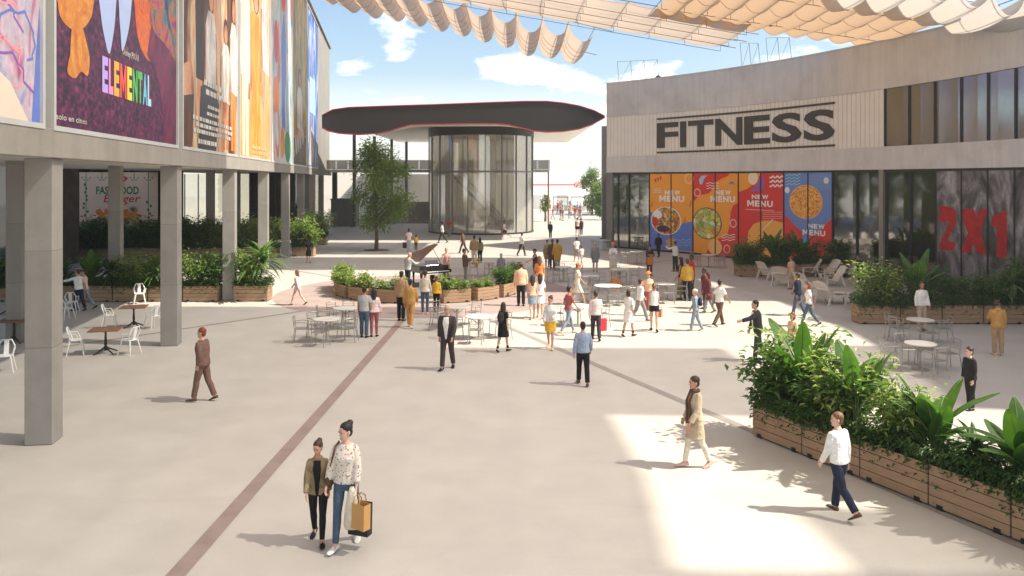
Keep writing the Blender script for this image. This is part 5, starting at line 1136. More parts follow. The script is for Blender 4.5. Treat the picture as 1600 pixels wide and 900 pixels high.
PATT('cloth_camo',(.30,.22,.12),[(.36,.27,.16),(.24,.17,.09),(.33,.25,.14)],9,.6)
QUEUE=[]
def queue(mb,name,mat,parent,vox,extra=None,sm=2):
    o=mb.build(name,mat,parent,smooth=True)
    r=o.modifiers.new('Remesh','REMESH'); r.mode='VOXEL'; r.voxel_size=vox; r.use_smooth_shade=True
    s=o.modifiers.new('Smooth','SMOOTH'); s.iterations=sm; s.factor=.5
    QUEUE.append((o,extra)); return o
def flush():
    dg=bpy.context.evaluated_depsgraph_get()
    res=[(o,e,bpy.data.meshes.new_from_object(o.evaluated_get(dg))) for o,e in QUEUE]
    for o,e,me in res:
        old=o.data; o.modifiers.clear()
        if e:
            bm=bmesh.new(); bm.from_mesh(me); me2=bpy.data.meshes.new('x'); me2.from_pydata(e.v,[],e.f); bm.from_mesh(me2); bmesh.ops.recalc_face_normals(bm,faces=bm.faces); bm.to_mesh(me); bm.free(); bpy.data.meshes.remove(me2)
        me.polygons.foreach_set('use_smooth',[True]*len(me.polygons)); me.name=o.name; o.data=me; bpy.data.meshes.remove(old)
    QUEUE.clear()
POSE={ # legs: hipL,kneeL,hipR,kneeR ; arms: flexL,abdL,elbL,flexR,abdR,elbR ; lean
'stand':((3,3,-3,2),(4,9,12,-2,9,10),2),'stand2':((0,0,6,9),(6,10,25,2,12,16),1),
'walk':((23,6,-17,22),(-20,8,10,24,8,18),3),'walk2':((-17,22,23,6),(24,8,18,-20,8,10),3),
'stroll':((15,5,-11,14),(-8,8,12,12,8,22),2),'stroll2':((-11,14,15,5),(12,8,22,-8,8,12),2),
'phone':((2,3,-2,3),(28,8,85,4,8,12),3),'hold':((2,2,-3,3),(22,8,78,20,8,80),2),'talk':((4,5,-3,2),(10,8,70,4,9,18),1),
'reach':((10,4,-12,12),(-4,10,10,72,10,8),5),'armup':((3,3,-3,2),(70,15,45,0,9,10),1),'pocket':((16,6,-12,16),(-6,10,30,-4,12,42),2),
'cross':((2,2,-3,3),(24,6,95,24,6,95),1),'sax':((4,6,-2,4),(35,10,70,25,8,85),-6),'play':((4,5,-3,2),(45,8,50,45,8,50),10),
'bags':((20,6,-14,18),(-4,10,10,-6,14,8),2),'run':((30,20,-22,50),(-35,10,80,35,10,80),8)}
def person(label,px,py,hy,face,sex='m',hair=('short','hbrown'),top=('tee','white'),bot=('trousers','char'),shoe='char',pose='stand',skin=0,build=1.0,detail=None,head=(0,0),tilt=0,extras=(),H=None,group=None,z0=0,pos=None,mod=None):
    if pos: X,Y=pos
    else: X,Y=G(px,py)
    H=H or max(1.15,min(1.86,(py-hy)*Y/F*1.0))
    s=H/1.75; fem=sex=='f'; near=Y<23.5
    vox=(.0085 if Y<16 else .011 if Y<23.5 else .015 if Y<36 else .021)*max(.8,s)
    t=thing('person',label,'person',(X,Y,z0),R_(face),group)
    lg,ar,lean=POSE[pose]; lg=list(lg); ar=list(ar)
    if mod:
        for k,v in mod.items():
            if k in('hl','kl','hr','kr'): lg[('hl','kl','hr','kr').index(k)]=v
            elif k=='lean': lean=v
            else: ar[('fl','al','el','fr','ar_','er').index(k)]=v
    lean=R_(lean); u=V((0,math.sin(lean),math.cos(lean))); fw=V((0,math.cos(lean),-math.sin(lean))); ex=V((1,0,0))
    hip=V((0,0,.93*s)); low=9
    hx=.092*s if fem else .088*s; legs=[]
    for sd_,h,k in ((-1,lg[0],lg[1]),(1,lg[2],lg[3])):
        a=R_(h); b=R_(h-k); j0=hip+V((sd_*hx,0,-.03*s)); j1=j0+V((sd_*.012*s*(0 if fem else 1),math.sin(a),-math.cos(a)))*.43*s; j2=j1+V((0,math.sin(b),-math.cos(b)))*.405*s
        pitch=b*.75 if h-k<-6 else 0       # heel lifts on the trailing leg
        fd=V((sd_*.18,math.cos(pitch),math.sin(pitch)*1.0)).normalized(); legs.append((j0,j1,j2,fd)); 
        heel=j2-fd*.05*s+V((0,0,-.075*s)); toe=j2+fd*.17*s+V((0,0,-.075*s)); low=min(low,heel.z,toe.z)
    dz=V((0,0,-low)); hip=hip+dz; legs=[(a+dz,b+dz,c+dz,f) for a,b,c,f in legs]
    sw=(.143 if fem else .166)*s*build; arms=[]
    for sd_,fl,ab,el in ((-1,ar[0],ar[1],ar[2]),(1,ar[3],ar[4],ar[5])):
        sh=hip+u*.457*s+ex*sd_*sw; a=R_(fl); b=R_(ab); e=R_(fl+el)
        d1_=V((sd_*math.sin(b),math.sin(a)*math.cos(b),-math.cos(a)*math.cos(b))); inn=min(.55,el/130.)
        d2_=V((sd_*(math.sin(b)-inn),math.sin(e),-math.cos(e))).normalized(); el_=sh+d1_*.285*s; wr=el_+d2_*.245*s; arms.append((sd_,sh,el_,wr,d2_))
    # torso rings (height above hip along u, half width, half depth, forward shift)
    if fem: TR=[(-.13,.105,.085,0),(-.07,.165,.105,-.012),(0,.172,.112,-.014),(.07,.152,.10,-.006),(.15,.128,.088,0),(.23,.135,.094,.006),(.33,.153,.118,.018),(.40,.155,.10,.006),(.455,.145,.082,-.004),(.49,.112,.07,-.006),(.52,.066,.058,-.006),(.55,.05,.05,0)]
    else: TR=[(-.13,.11,.09,0),(-.07,.158,.105,-.008),(0,.165,.11,-.008),(.08,.155,.105,0),(.15,.15,.10,0),(.25,.165,.11,.004),(.34,.18,.118,.006),(.41,.178,.105,0),(.455,.168,.09,-.004),(.49,.13,.078,-.006),(.52,.078,.066,-.008),(.555,.06,.06,-.004)]
    n_=16
    def tring(h,a,b,fwd,inf,nn_=n_,arc=None):
        c=hip+u*h*s+fw*fwd*s; A=a*s*build+inf; B=b*s*(.55+.45*build)+inf
        if arc is None: return [c+ex*A*math.cos(q)*(1)+fw*B*math.sin(q) for q in [2*math.pi*j/nn_ for j in range(nn_)]]
        return [c+ex*A*math.cos(q)+fw*B*math.sin(q) for q in [math.pi/2+arc*(2*j/(nn_-1)-1) for j in range(nn_)]]
    def tinterp(h):
        for i in range(len(TR)-1):
            if TR[i][0]<=h<=TR[i+1][0]:
                f=(h-TR[i][0])/(TR[i+1][0]-TR[i][0]); return tuple(TR[i][k]+(TR[i+1][k]-TR[i][k])*f for k in range(1,4))
        return TR[0][1:] if h<TR[0][0] else TR[-1][1:]
    # ---------------- body
    B=MB(); B.loft([tring(h,a,b,f,0) for h,a,b,f in TR])
    for (j0,j1,j2,fd) in legs:
        k=.93 if fem else 1.0; cal=j1.lerp(j2,.3)+V((0,-.012*s,0)); B.tube([j0+V((0,0,.02*s)),j0.lerp(j1,.5),j1,cal,j1.lerp(j2,.65),j2],[x*s*k for x in (.088,.074,.053,.056,.044,.036)],12,ends=True)
        fx_=fd.cross(V((0,0,1))).normalized(); fu_=fx_.cross(fd)
        B.loft([[j2+fd*q*s+fu_*(z*s)+fx_*x for x,z in ((-.026*s*w_,-.073),(.026*s*w_,-.073),(.036*s*w_,-.06),(.03*s*w_,zt),(-.03*s*w_,zt),(-.036*s*w_,-.06))] for q,w_,zt in ((-.06,.6,-.03),(-.05,1,.0),(.03,1.05,.0),(.09,1.25,-.035),(.15,1.25,-.05),(.185,.7,-.058))])
    fine=MB()
    for (sd_,sh,el_,wr,d2_) in arms:
        k=.82 if fem else 1.0; B.ball(sh,(.048*s*k,.052*s*k,.05*s*k)); B.tube([sh,sh.lerp(el_,.5),el_,el_.lerp(wr,.3),wr],[x*s*k for x in (.05,.045,.037,.038,.025)],10,ends=True)
        # hand: palm, four fingers, thumb
        d=d2_; nrm=-ex*sd_; nrm=(nrm-d*nrm.dot(d)); nrm=nrm.normalized() if nrm.length>.05 else V((0,0,-1)); w_=nrm.cross(d)*1.0
        if w_.dot(V((0,1,.5)))<0: w_=-w_
        B.loft([[wr+d*q*s+w_*(W_*math.cos(a))*s+nrm*(T_*math.sin(a))*s for a in [2*math.pi*j/8 for j in range(8)]] for q,W_,T_ in ((-.01,.024,.02),(.02,.034,.016),(.06,.042,.015),(.092,.04,.012))])
        curl=.35 if pose not in('bags',) else .9
        for i,(o_,ln) in enumerate(((.031,.070),(.011,.078),(-.010,.073),(-.030,.058))):
            p=wr+d*.082*s+w_*o_*s; pts=[p]; dd=d.copy(); 
            for j in range(3): ca,sa=math.cos(curl*(.5+.4*j)),math.sin(curl*(.5+.4*j)); q_=(d*math.cos(curl*(j+.6))+nrm*math.sin(curl*(j+.6))); pts.append(pts[-1]+q_*ln*s*(.42,.33,.25)[j])
            fine.tube(pts,[.0095*s,.009*s,.0085*s,.006*s],6)
        p=wr+d*.03*s+w_*.03*s; fine.tube([p,p+(d*.6+w_*.7+nrm*.2)*.035*s,p+(d*1.45+w_*.95+nrm*.45)*.04*s],[.012*s,.0105*s,.007*s],6)
    # ---------------- head
    yaw,pit=R_(head[0]),R_(head[1]); hc=hip+u*.695*s+fw*.012*s
    hf=V((-math.sin(yaw),math.cos(yaw)*math.cos(pit),math.sin(pit))).normalized(); hxv=hf.cross(V((0,0,1))).normalized(); hu=hxv.cross(hf)
    k=s*(1.0 if H>1.45 else 1.1)
    B.tube([hip+u*.50*s,hip+u*.56*s,hc-hu*.07*k-hf*.01*k],[.062*s*(.82 if fem else 1),.052*s*(.82 if fem else 1),.05*s*(.82 if fem else 1)],10)
    HRS=[(-.118,.022,.022,.058),(-.105,.040,.042,.042),(-.075,.054,.066,.018),(-.04,.062,.08,.006),(0,.069,.089,-.002),(.035,.073,.095,-.006),(.07,.07,.09,-.01),(.098,.054,.07,-.014),(.115,.03,.038,-.016),(.12,.008,.01,-.016)]
    def hring(z,a,b,f,inf=0,n=14): c=hc+hu*z*k+hf*f*k; return [c+hxv*(a*k+inf)*math.cos(q)+hf*(b*k+inf)*math.sin(q) for q in [2*math.pi*j/n for j in range(n)]]
    B.loft([hring(*r) for r in HRS])
    hp=lambda x,y,z: hc+hxv*x*k+hf*y*k+hu*z*k
    B.loft([[hp(.012,.075,-.052),hp(-.012,.075,-.052),hp(0,.112,-.045)],[hp(.013,.08,-.03),hp(-.013,.08,-.03),hp(0,.106,-.028)],[hp(.006,.083,.012),hp(-.006,.083,.012),hp(0,.092,.012)]])
    for e in (-1,1): fine.ball(hp(e*.074,-.012,-.01),(.010*k,.02*k,.032*k),8,5,ax=(hxv,hf,hu)); fine.ball(hp(e*.028,.078,.02),(.02*k,.012*k,.007*k),8,4,ax=(hxv,hf,hu))
    fine.ball(hp(0,.082,-.082),(.022*k,.01*k,.006*k),8,4,ax=(hxv,hf,hu))
    queue(B,'body',SK[skin],t,vox,fine)
    if near:
        for e in (-1,1):
            mb=MB(); mb.ball(hp(e*.029,.0835,.004),(.012*k,.006*k,.006*k),8,5,ax=(hxv,hf,hu)); mb.build('eye',M('eye_dark',(.03,.02,.015),.25,.05),t,smooth=True)
            mb=MB(); mb.ball(hp(e*.029,.089,.026),(.017*k,.005*k,.0035*k),8,4,ax=(hxv,hf,hu)); mb.build('eyebrow',hairm(hair[1] if hair[1] in C and hair[1][0]=='h' else 'hbrown'),t)
        mb=MB(); mb.ball(hp(0,.087,-.079),(.022*k,.006*k,.007*k),8,4,ax=(hxv,hf,hu)); mb.build('mouth',M('lips',(.42,.14,.11),.4,.05),t,smooth=True)
    # ---------------- hair / hat
    st,hcx=hair[0],hair[1]; hm=hairm(hcx) if hcx[0]=='h' else cloth(hcx)
    hb=MB(); hv=max(vox*.9,.008)
    def cap(bk=.0,sc_=1.0): hb.ball(hp(0,-.020,.048),(.081*k*sc_,.101*k*sc_,.088*k*sc_),14,9,ax=(hxv,hf,hu)); hb.ball(hp(0,-.052,-.012),(.070*k,.058*k,.082*k),12,8,ax=(hxv,hf,hu))
    hat=None
    if st!='bald': cap()
    else: hb.ball(hp(0,-.055,-.015),(.074*k,.05*k,.05*k),12,7,ax=(hxv,hf,hu))
    if st in('long','pony'):
        if st=='long':
            for e in (-1,1): hb.tube([hp(e*.062,-.01,.06),hp(e*.080,-.012,-.03),hp(e*.082,-.02,-.12),hp(e*.07,-.03,-.22)],[.026*k,.024*k,.026*k,.02*k],8,ends=True)
            hb.loft([[hp(a*math.cos(q),y0+b*math.sin(q),z) for q in [2*math.pi*j/12 for j in range(12)]] for z,a,b,y0 in ((.08,.05,.04,-.07),(.0,.082,.045,-.075),(-.12,.086,.045,-.085),(-.24,.082,.04,-.095),(-.33,.062,.03,-.1),(-.37,.03,.015,-.1))])
        else: hb.tube([hp(0,-.1,.05),hp(0,-.15,.03),hp(0,-.15,-.08),hp(0,-.13,-.2)],[.03*k,.034*k,.03*k,.012*k],8,ends=True)
    if st=='bob':
        hb.loft([[hp(a*math.cos(q),y0+b*math.sin(q),z) for q in [2*math.pi*j/12 for j in range(12)]] for z,a,b,y0 in ((.07,.07,.06,-.045),(.0,.092,.07,-.04),(-.08,.094,.065,-.045),(-.13,.08,.05,-.05))])
    if st=='bun': hb.ball(hp(.0,-.085,.10),(.05*k,.05*k,.045*k),10,7,ax=(hxv,hf,hu))
    if st=='curly':
        r=random.Random(int(px*3+py))
        for i in range(26): a=r.uniform(0,6.28); z=r.uniform(-.04,.12); rr_=.085 if z<.08 else .05; y=rr_*math.sin(a)-.02
            # keep the face free
        for i in range(40):
            a=r.uniform(0,6.28); z=r.uniform(-.05,.13); rr_=.088*math.sqrt(max(0,1-((z-.03)/.12)**2)); x_,y_=rr_*math.cos(a),rr_*math.sin(a)*1.15-.025
            if y_>.045 and z<.075: continue
            hb.ball(hp(x_,y_,z+.01),.026*k,8,5)
        hb.ball(hp(0,-.07,.09),(.06*k,.055*k,.055*k),10,7,ax=(hxv,hf,hu))
    if st in('cap','hat','beanie','hood','scarf'):
        ht=hair[2]; hmat=cloth(ht); hh=MB()
        if st=='beanie' or st=='cap' or st=='hat': hh.ball(hp(0,-.012,.062),(.088*k,.108*k,.082*k),14,8,ax=(hxv,hf,hu))
        if st=='cap': hh.ball(hp(0,.105,.058),(.066*k,.075*k,.010*k),12,5,ax=(hxv,hf,hu))
        if st=='hat': hh.ball(hp(0,-.01,.055),(.15*k,.165*k,.014*k),18,5,ax=(hxv,hf,hu))
        if st in('hood','scarf'):
            hh.ball(hp(0,-.03,.03),(.094*k,.105*k,.115*k),14,9,ax=(hxv,hf,hu)); hh.ball(hp(0,-.055,-.09),(.085*k,.07*k,.075*k),12,7,ax=(hxv,hf,hu))
        queue(hh,'hat' if st in('cap','hat','beanie') else 'hood',hmat,t,hv,sm=1)
    queue(hb,'hair',hm,t,hv,sm=1)
    # ---------------- clothes
    kind,tc=top; tm=MATS['cloth_'+tc] if 'cloth_'+tc in MATS else cloth(tc)
    def at(h): return tinterp(h)
    def skirt(mb,htop,zhem,inf,flare):
        """htop above hip (units of s) down to world height zhem"""
        a,b,f=at(htop); rings=[tring(htop,a,b,f,inf)]
        ztop=(hip+u*htop*s).z; m_=5
        for i in range(1,m_+1):
            z=ztop+(zhem-ztop)*i/m_; xs=[];ys=[]
            for (j0,j1,j2,fd) in legs:
                if z>=j0.z: p=j0; r_=.088
                elif z>j1.z: q=(j0.z-z)/(j0.z-j1.z); p=j0.lerp(j1,q); r_=.086-.03*q
                else: q=min(1,(j1.z-z)/max(.01,j1.z-j2.z)); p=j1.lerp(j2,q); r_=.058-.02*q
                xs+= [p.x-r_*s,p.x+r_*s]; ys+=[p.y-r_*s,p.y+r_*s]
            cx=(min(xs)+max(xs))/2; cy_=(min(ys)+max(ys))/2; A=(max(xs)-min(xs))/2+inf+flare*i/m_; Bq=(max(ys)-min(ys))/2+inf+flare*i/m_
            hh_=(z-hip.z)/s
            if hh_>-.13: a,b,f=at(hh_); A=max(A,a*s*build+inf); Bq=max(Bq,b*s+inf)
            rings.append([V((cx+A*math.cos(q),cy_+Bq*math.sin(q),z)) for q in [2*math.pi*j/16 for j in range(16)]])
        mb.loft(rings)
    if kind!='none':
        inf={'tee':.016,'shirt':.018,'tank':.012,'jacket':.026,'coat':.03,'dress':.014,'vest':.02,'hoodie':.03,'blouse':.026}[kind]*s
        hem={'tee':-.035,'shirt':-.04,'tank':-.02,'jacket':-.10,'coat':-.12,'dress':-.05,'vest':-.03,'hoodie':-.07,'blouse':-.03}[kind]
        T=MB(); hs=[h for h in (hem,-.07,0,.08,.15,.25,.34,.41,.455,.49,.52) if h>=hem]; hs=sorted(set(hs)); R=[]
        for h in hs:
            a,b,f=at(h); R.append(tring(h,a,b,f,inf*(1.25 if h<.2 and kind in('blouse','shirt','jacket','hoodie') else 1)))
        T.loft(R)
        if kind=='coat': skirt(T,-.02,hip.z-.36*s,inf,.02*s)
        if kind=='dress': skirt(T,.02,hip.z-.40*s,inf,.045*s)
        if kind in('jacket','coat'):      # collar
            T.tube([hip+u*.49*s-ex*.07*s+fw*.035*s,hip+u*.535*s-ex*.06*s-fw*.03*s,hip+u*.54*s-fw*.062*s,hip+u*.535*s+ex*.06*s-fw*.03*s,hip+u*.49*s+ex*.07*s+fw*.035*s],.018*s,8)
        if kind=='hoodie': T.ball(hip+u*.52*s-fw*.08*s,(.09*s,.05*s,.06*s))
        if kind not in('tank','vest'):
            for (sd_,sh,el_,wr,d2_) in arms:
                k2=.84 if fem else 1.0; T.ball(sh,(.05*s*k2+inf*.5,.054*s*k2+inf*.5,.05*s*k2+inf*.4))
                if kind in('tee','dress'): T.tube([sh,sh.lerp(el_,.45),sh.lerp(el_,.72)],[.048*s*k2+inf*.7,.049*s*k2+inf,.05*s*k2+inf],10)
                else: 
                    e=.72 if kind=='blouse' and tc=='floral' else .97; T.tube([sh,sh.lerp(el_,.5),el_,el_.lerp(wr,.4),el_.lerp(wr,e)],[.048*s*k2+inf*.7,.047*s*k2+inf,.042*s*k2+inf,.038*s*k2+inf,.031*s*k2+inf],10)
        queue(T,{'tee':'tee_shirt','hoodie':'hoodie','tank':'top','blouse':'blouse'}.get(kind,kind),tm,t,vox)
    for ex_ in extras:
        if ex_[0]=='front':     # visible shirt front under an open jacket
            mb=MB(); rings=[]
            for h,arc in ((-.10,.10),(0,.16),(.1,.22),(.25,.34),(.36,.40),(.44,.36),(.50,.5)):
                a,b,f=at(h); rings.append(tring(h,a,b,f,inf*1.22+.006*s if h<.2 else inf+.007*s,7,arc))
            mb.add([p for r in rings for p in r],[(i*7+j,i*7+j+1,(i+1)*7+j+1,(i+1)*7+j) for i in range(len(rings)-1) for j in range(6)]); o=mb.build('shirt_front',cloth(ex_[1]),t,smooth=True); so2=o.modifiers.new('Solidify','SOLIDIFY'); so2.thickness=.004; so2.offset=1
        if ex_[0]=='tie':
            mb=MB(); rings=[]
            for h,arc in ((.12,.02),(.16,.10),(.34,.07),(.48,.06)):
                a,b,f=at(h); rings.append(tring(h,a,b,f,inf+.022*s,3,arc))
            mb.add([p for r in rings for p in r],[(i*3+j,i*3+j+1,(i+1)*3+j+1,(i+1)*3+j) for i in range(3) for j in range(2)]); o=mb.build('tie',cloth(ex_[1]),t,smooth=True); so2=o.modifiers.new('Solidify','SOLIDIFY'); so2.thickness=.006
        if ex_[0]=='scarf':
            mb=MB(); mb.tube([hip+u*.545*s+ex*.075*s*math.cos(q)+fw*.075*s*math.sin(q) for q in [2*math.pi*j/12 for j in range(13)]],.034*s,8)
            for e in (-1,1): 
                a,b,f=at(.3); mb.tube([hip+u*.53*s+ex*e*.05*s+fw*.07*s,hip+u*.35*s+ex*e*.05*s+fw*(.16*s),hip+u*.1*s+ex*e*.055*s+fw*.155*s,hip-u*.08*s+ex*e*.06*s+fw*.17*s],[.035*s,.04*s,.042*s,.04*s],8,ends=True,flat=.5)
            queue(mb,'scarf',cloth(ex_[1]),t,max(vox,.012))
        if ex_[0]=='backpack':
            mb=MB(); mb.ball(hip+u*.30*s-fw*(.19*s),(.14*s,.09*s,.2*s),12,8,ax=(ex,fw,u)); mb.ball(hip+u*.22*s-fw*(.25*s),(.1*s,.05*s,.1*s),10,6,ax=(ex,fw,u)); queue(mb,'backpack',cloth(ex_[1]),t,max(vox,.012))
        if ex_[0]=='shoulderbag':
            e=ex_[2]; mb=MB(); mb.ball(hip+u*.0*s+ex*e*.235*s,(.055*s,.15*s,.12*s),12,8,ax=(ex,fw,u)); mb.tube([hip+u*.1*s+ex*e*.235*s+fw*.06*s,hip+u*.49*s+ex*e*.13*s+fw*.085*s,hip+u*.545*s+ex*e*.10*s,hip+u*.49*s+ex*e*.13*s-fw*.085*s,hip+u*.1*s+ex*e*.235*s-fw*.06*s],.012*s,6); mb.build('shoulder_bag',cloth(ex_[1]),t,smooth=True)
        if ex_[0]=='apron':
            mb=MB(); rings=[]
            for h,arc in ((-.3,.9),(-.1,1.0),(.1,1.0),(.3,.8)):
                a,b,f=at(max(h,-.06)); rings.append(tring(h,a,b,f,.045*s,7,arc))
            mb.add([p for r in rings for p in r],[(i*7+j,i*7+j+1,(i+1)*7+j+1,(i+1)*7+j) for i in range(3) for j in range(6)]); o=mb.build('apron',cloth(ex_[1]),t,smooth=True); so2=o.modifiers.new('Solidify','SOLIDIFY'); so2.thickness=.008
    bk,bc=bot; bm_=None if bk=='none' else (MATS['cloth_'+bc] if 'cloth_'+bc in MATS else cloth(bc))
    if bk in('trousers','shorts','leggings'):
        iv={'trousers':.018,'shorts':.024,'leggings':.009}[bk]*s; Tq=MB(); R=[]
        for h in (-.13,-.07,0,.05,.09): a,b,f=at(h); R.append(tring(h,a,b,f,min(iv,.012*s)))
        Tq.loft(R)
        for (j0,j1,j2,fd) in legs:
            k2=.93 if fem else 1.0; cal=j1.lerp(j2,.3)+V((0,-.01*s,0))
            if bk=='shorts': Tq.tube([j0+V((0,0,.02*s)),j0.lerp(j1,.4),j0.lerp(j1,.62 if not fem else .42)],[.092*s*k2+iv*.5,.08*s*k2+iv,.078*s*k2+iv*1.1],12)
            else: Tq.tube([j0+V((0,0,.02*s)),j0.lerp(j1,.5),j1,cal,j1.lerp(j2,.65),j1.lerp(j2,.97)],[x*s*k2+iv*q for x,q in ((.09,.5),(.076,.9),(.055,1),(.057,.9),(.046,1.3 if bk=='trousers' else 1),(.040,1.5 if bk=='trousers' else 1))],12)
        queue(Tq,{'trousers':'trousers','shorts':'shorts','leggings':'leggings'}[bk],bm_,t,vox)
    elif bk in('skirt','longskirt'):
        Tq=MB(); skirt(Tq,.10,hip.z-(.36 if bk=='skirt' else .72)*s,.012*s,(.02 if bk=='skirt' else .07)*s); queue(Tq,'skirt',bm_,t,vox)
    if shoe:
        for (j0,j1,j2,fd) in legs:
            mb=MB(); sx_=fd.cross(V((0,0,1))).normalized(); up_=sx_.cross(fd)
            mb.loft([[j2+fd*q*s+up_*z*s+sx_*x for x,z in ((-.034*s*w_,-.078),(.034*s*w_,-.078),(.044*s*w_,-.062),(.036*s*w_,zt),(-.036*s*w_,zt),(-.044*s*w_,-.062))] for q,w_,zt in ((-.075,.6,-.03),(-.062,.95,.012),(.0,1,.014),(.045,1.05,-.005),(.1,1.2,-.035),(.165,1.15,-.045),(.205,.6,-.056))])
            if shoe[0]=='B': mb.tube([j2+V((0,0,-.01)),j1.lerp(j2,.6)],[.05*s,.056*s],10)
            o=mb.build('shoe',cloth(shoe.lstrip('B')),t,smooth=True); sb_=o.modifiers.new('Subsurf','SUBSURF'); sb_.levels=1; sb_.render_levels=1
    rot=Matrix.Rotation(R_(face),4,'Z'); 
    return t,[V((X,Y,z0))+rot@a[3] for a in arms],[V((X,Y,z0))+rot@(a[3]+a[4]*.085*s) for a in arms]
# ------------------------------------------------------------------ everyone in the plaza (pixel feet, pixel head, facing: 0 away, 90 left, 180 viewer, -90 right)
# nearest people
Pn=person
t,wr,hd=Pn('woman in floral blouse and jeans carrying shopping bags, in the foreground',541,853,661,172,'f',('bun','hblack'),('blouse','floral'),('leggings','denim'),'white','stroll2',3,.97,head=(-38,-6),mod=dict(fl=4,al=8,el=14,fr=2,ar_=15,er=16),extras=(('shoulderbag','brown',1),))
h=hd[0]; bag('tan paper shopping bag held by the woman in floral blouse',(h.x+.07,h.y-.07,h.z-.46),(.55,.30,.10),.30,.36,R_(-35)); bag('black shopping bag hanging behind the tan one in the foreground',(h.x+.04,h.y+.10,h.z-.62),(.02,.02,.022),.34,.46,R_(-20))
# cardigan carried over the arm
mb=MB(); mb.loft([[V((h.x-.05+a*math.cos(q),h.y-.02+b*math.sin(q),h.z+dz)) for q in [2*math.pi*i/10 for i in range(10)]] for dz,a,b in ((.10,.03,.03),(.02,.06,.05),(-.12,.085,.05),(-.3,.11,.05),(-.42,.12,.045),(-.50,.10,.03))]); tag(mb.build('cardigan',cloth('cream'),smooth=True),'cream cardigan draped from the hand of the woman in floral blouse','cardigan')
Pn('girl in olive jacket and black leggings walking beside the woman in floral blouse',497,846,689,186,'f',('bun','hbrown'),('jacket','camo'),('leggings','black'),'Bblack','stroll',0,.95,head=(-20,-12),extras=(('front','black'),))
Pn('man in white shirt and dark trousers walking past the front right planters',1311,803,644,28,'m',('short','hlb'),('shirt','white'),('trousers','navy'),'brown','walk2',3,1,head=(50,0),mod=dict(kr=10,hl=-20,kl=22,hr=16,fl=10,fr=-6))
Pn('woman in beige coat with dark scarf, hair tied back, strolling left',1087,730,589,108,'f',('short','hbrown'),('coat','beige'),('leggings','cream'),'pink','stroll2',0,.95,head=(-8,-4),extras=(('scarf','brown'),),mod=dict(fr=-4,er=40,ar_=12))
Pn('man in brown suit walking left near the second big column',317,627,513,82,'m',('short','hred'),('jacket','suitb'),('trousers','suitb'),'brown','stroll',0,1.12,head=(8,0),mod=dict(fl=-14,el=30,fr=0,er=20))
Pn('man in dark suit and white shirt walking towards the viewer',699,577,477,168,'m',('bald','hblack'),('jacket','suitd'),('trousers','suitd'),'black','stroll2',0,1.08,head=(15,0),extras=(('front','white'),))
Pn('man in pale blue shirt seen from the back, black trousers',911,602,504,4,'m',('short','hblack'),('shirt','shirtb'),('trousers','black'),'brown','stroll',0,1,mod=dict(ar_=14,al=12,kr=6,kl=4))
Pn('woman in short black dress with backpack walking right',786,550,473,-28,'f',('long','hbrown'),('dress','black'),('none','black'),'Bblack','stroll2',3,.95,extras=(('backpack','char'),))
Pn('businessman in dark suit stretching an arm to the left, behind the big shrub',1184,564,470,92,'m',('short','hblack'),('jacket','char'),('trousers','char'),'black','reach',0,1,extras=(('front','white'),),mod=dict(fr=8,fl=62,al=8,el=14,lean=6))
Pn('child with auburn hair behind the front planter leaves',1239,568,488,120,'f',('bob','hred'),('tee','peach'),('shorts','denim'),'white','stand',0,.95)
Pn('man in ochre jumper and brown trousers looking down at a phone',1559,555,469,-12,'m',('short','hbrown'),('hoodie','ochre'),('trousers','tan'),'beige','phone',1,1.02,head=(-30,-20))
Pn('woman in white top standing behind the round table by the 2X1 planters',1440,517,440,178,'f',('bob','hbrown'),('blouse','white'),('trousers','beige'),'brown','stand2',1,1.0)
Pn('dark haired person in black behind the big banana leaves at right',1516,640,543,100,'m',('short','hblack'),('jacket','black'),('trousers','black'),'black','stand',3,1)
Pn('woman in white blouse and yellow skirt in the bright middle of the plaza',860,545,463,168,'f',('bun','hbrown'),('blouse','white'),('skirt','yellow'),'peach','stroll',0,.98,head=(-20,-5),mod=dict(el=60,fl=14))
t,wr,hd=Pn('man in pink shirt from the back carrying a red bag',931,532,455,2,'m',('short','hbrown'),('shirt','lpink'),('trousers','char'),'black','stroll',1,1)
h=hd[1]; bag('red shopping bag held by the man in pink shirt',(h.x+.05,h.y,h.z-.52),(.60,.03,.05),.32,.4,.4)
Pn('woman in short white dress and black boots walking right',982,526,453,-40,'f',('bob','hbrown'),('dress','white'),('none','white'),'Bblack','stroll2',0,.98)
Pn('woman in dusty pink top and light jeans walking right',888,522,446,-60,'f',('short','hblack'),('tee','dpink'),('leggings','ldenim'),'beige','walk',1,.96,mod=dict(el=50))
t,wr,hd=Pn('woman with ponytail in white top and black shorts, tan handbag',1022,518,443,-8,'f',('pony','hlb'),('tank','white'),('shorts','black'),'black','stroll',0,.95)
h=hd[1]; bag('tan handbag of the woman with ponytail and black shorts',(h.x+.06,h.y,h.z-.34),(.55,.25,.12),.26,.24,1.2)
Pn('youngster in denim jacket with backpack and knitted cap, walking left',1087,517,453,70,'m',('beanie','hblond','cream'),('jacket','ldenim'),('trousers','ldenim'),'beige','stroll',0,.95,extras=(('backpack','navy'),))
Pn('man in white tee and brown trousers with blue bag, striding right',1124,509,436,-55,'m',('short','hblack'),('tee','white'),('trousers','brown'),'black','walk',1,.98,extras=(('shoulderbag','ldenim',-1),))
Pn('man in white shirt carrying a red bag beside the woman in orange hat',1000,502,435,-70,'m',('short','hbrown'),('shirt','white'),('trousers','grey'),'brown','walk2',0,.98)
Pn('woman in orange hat and long terracotta skirt near the middle tables',1013,493,424,175,'f',('hat','hbrown','orange'),('tee','peach'),('longskirt','dpink'),'brown','stand2',0,.98)
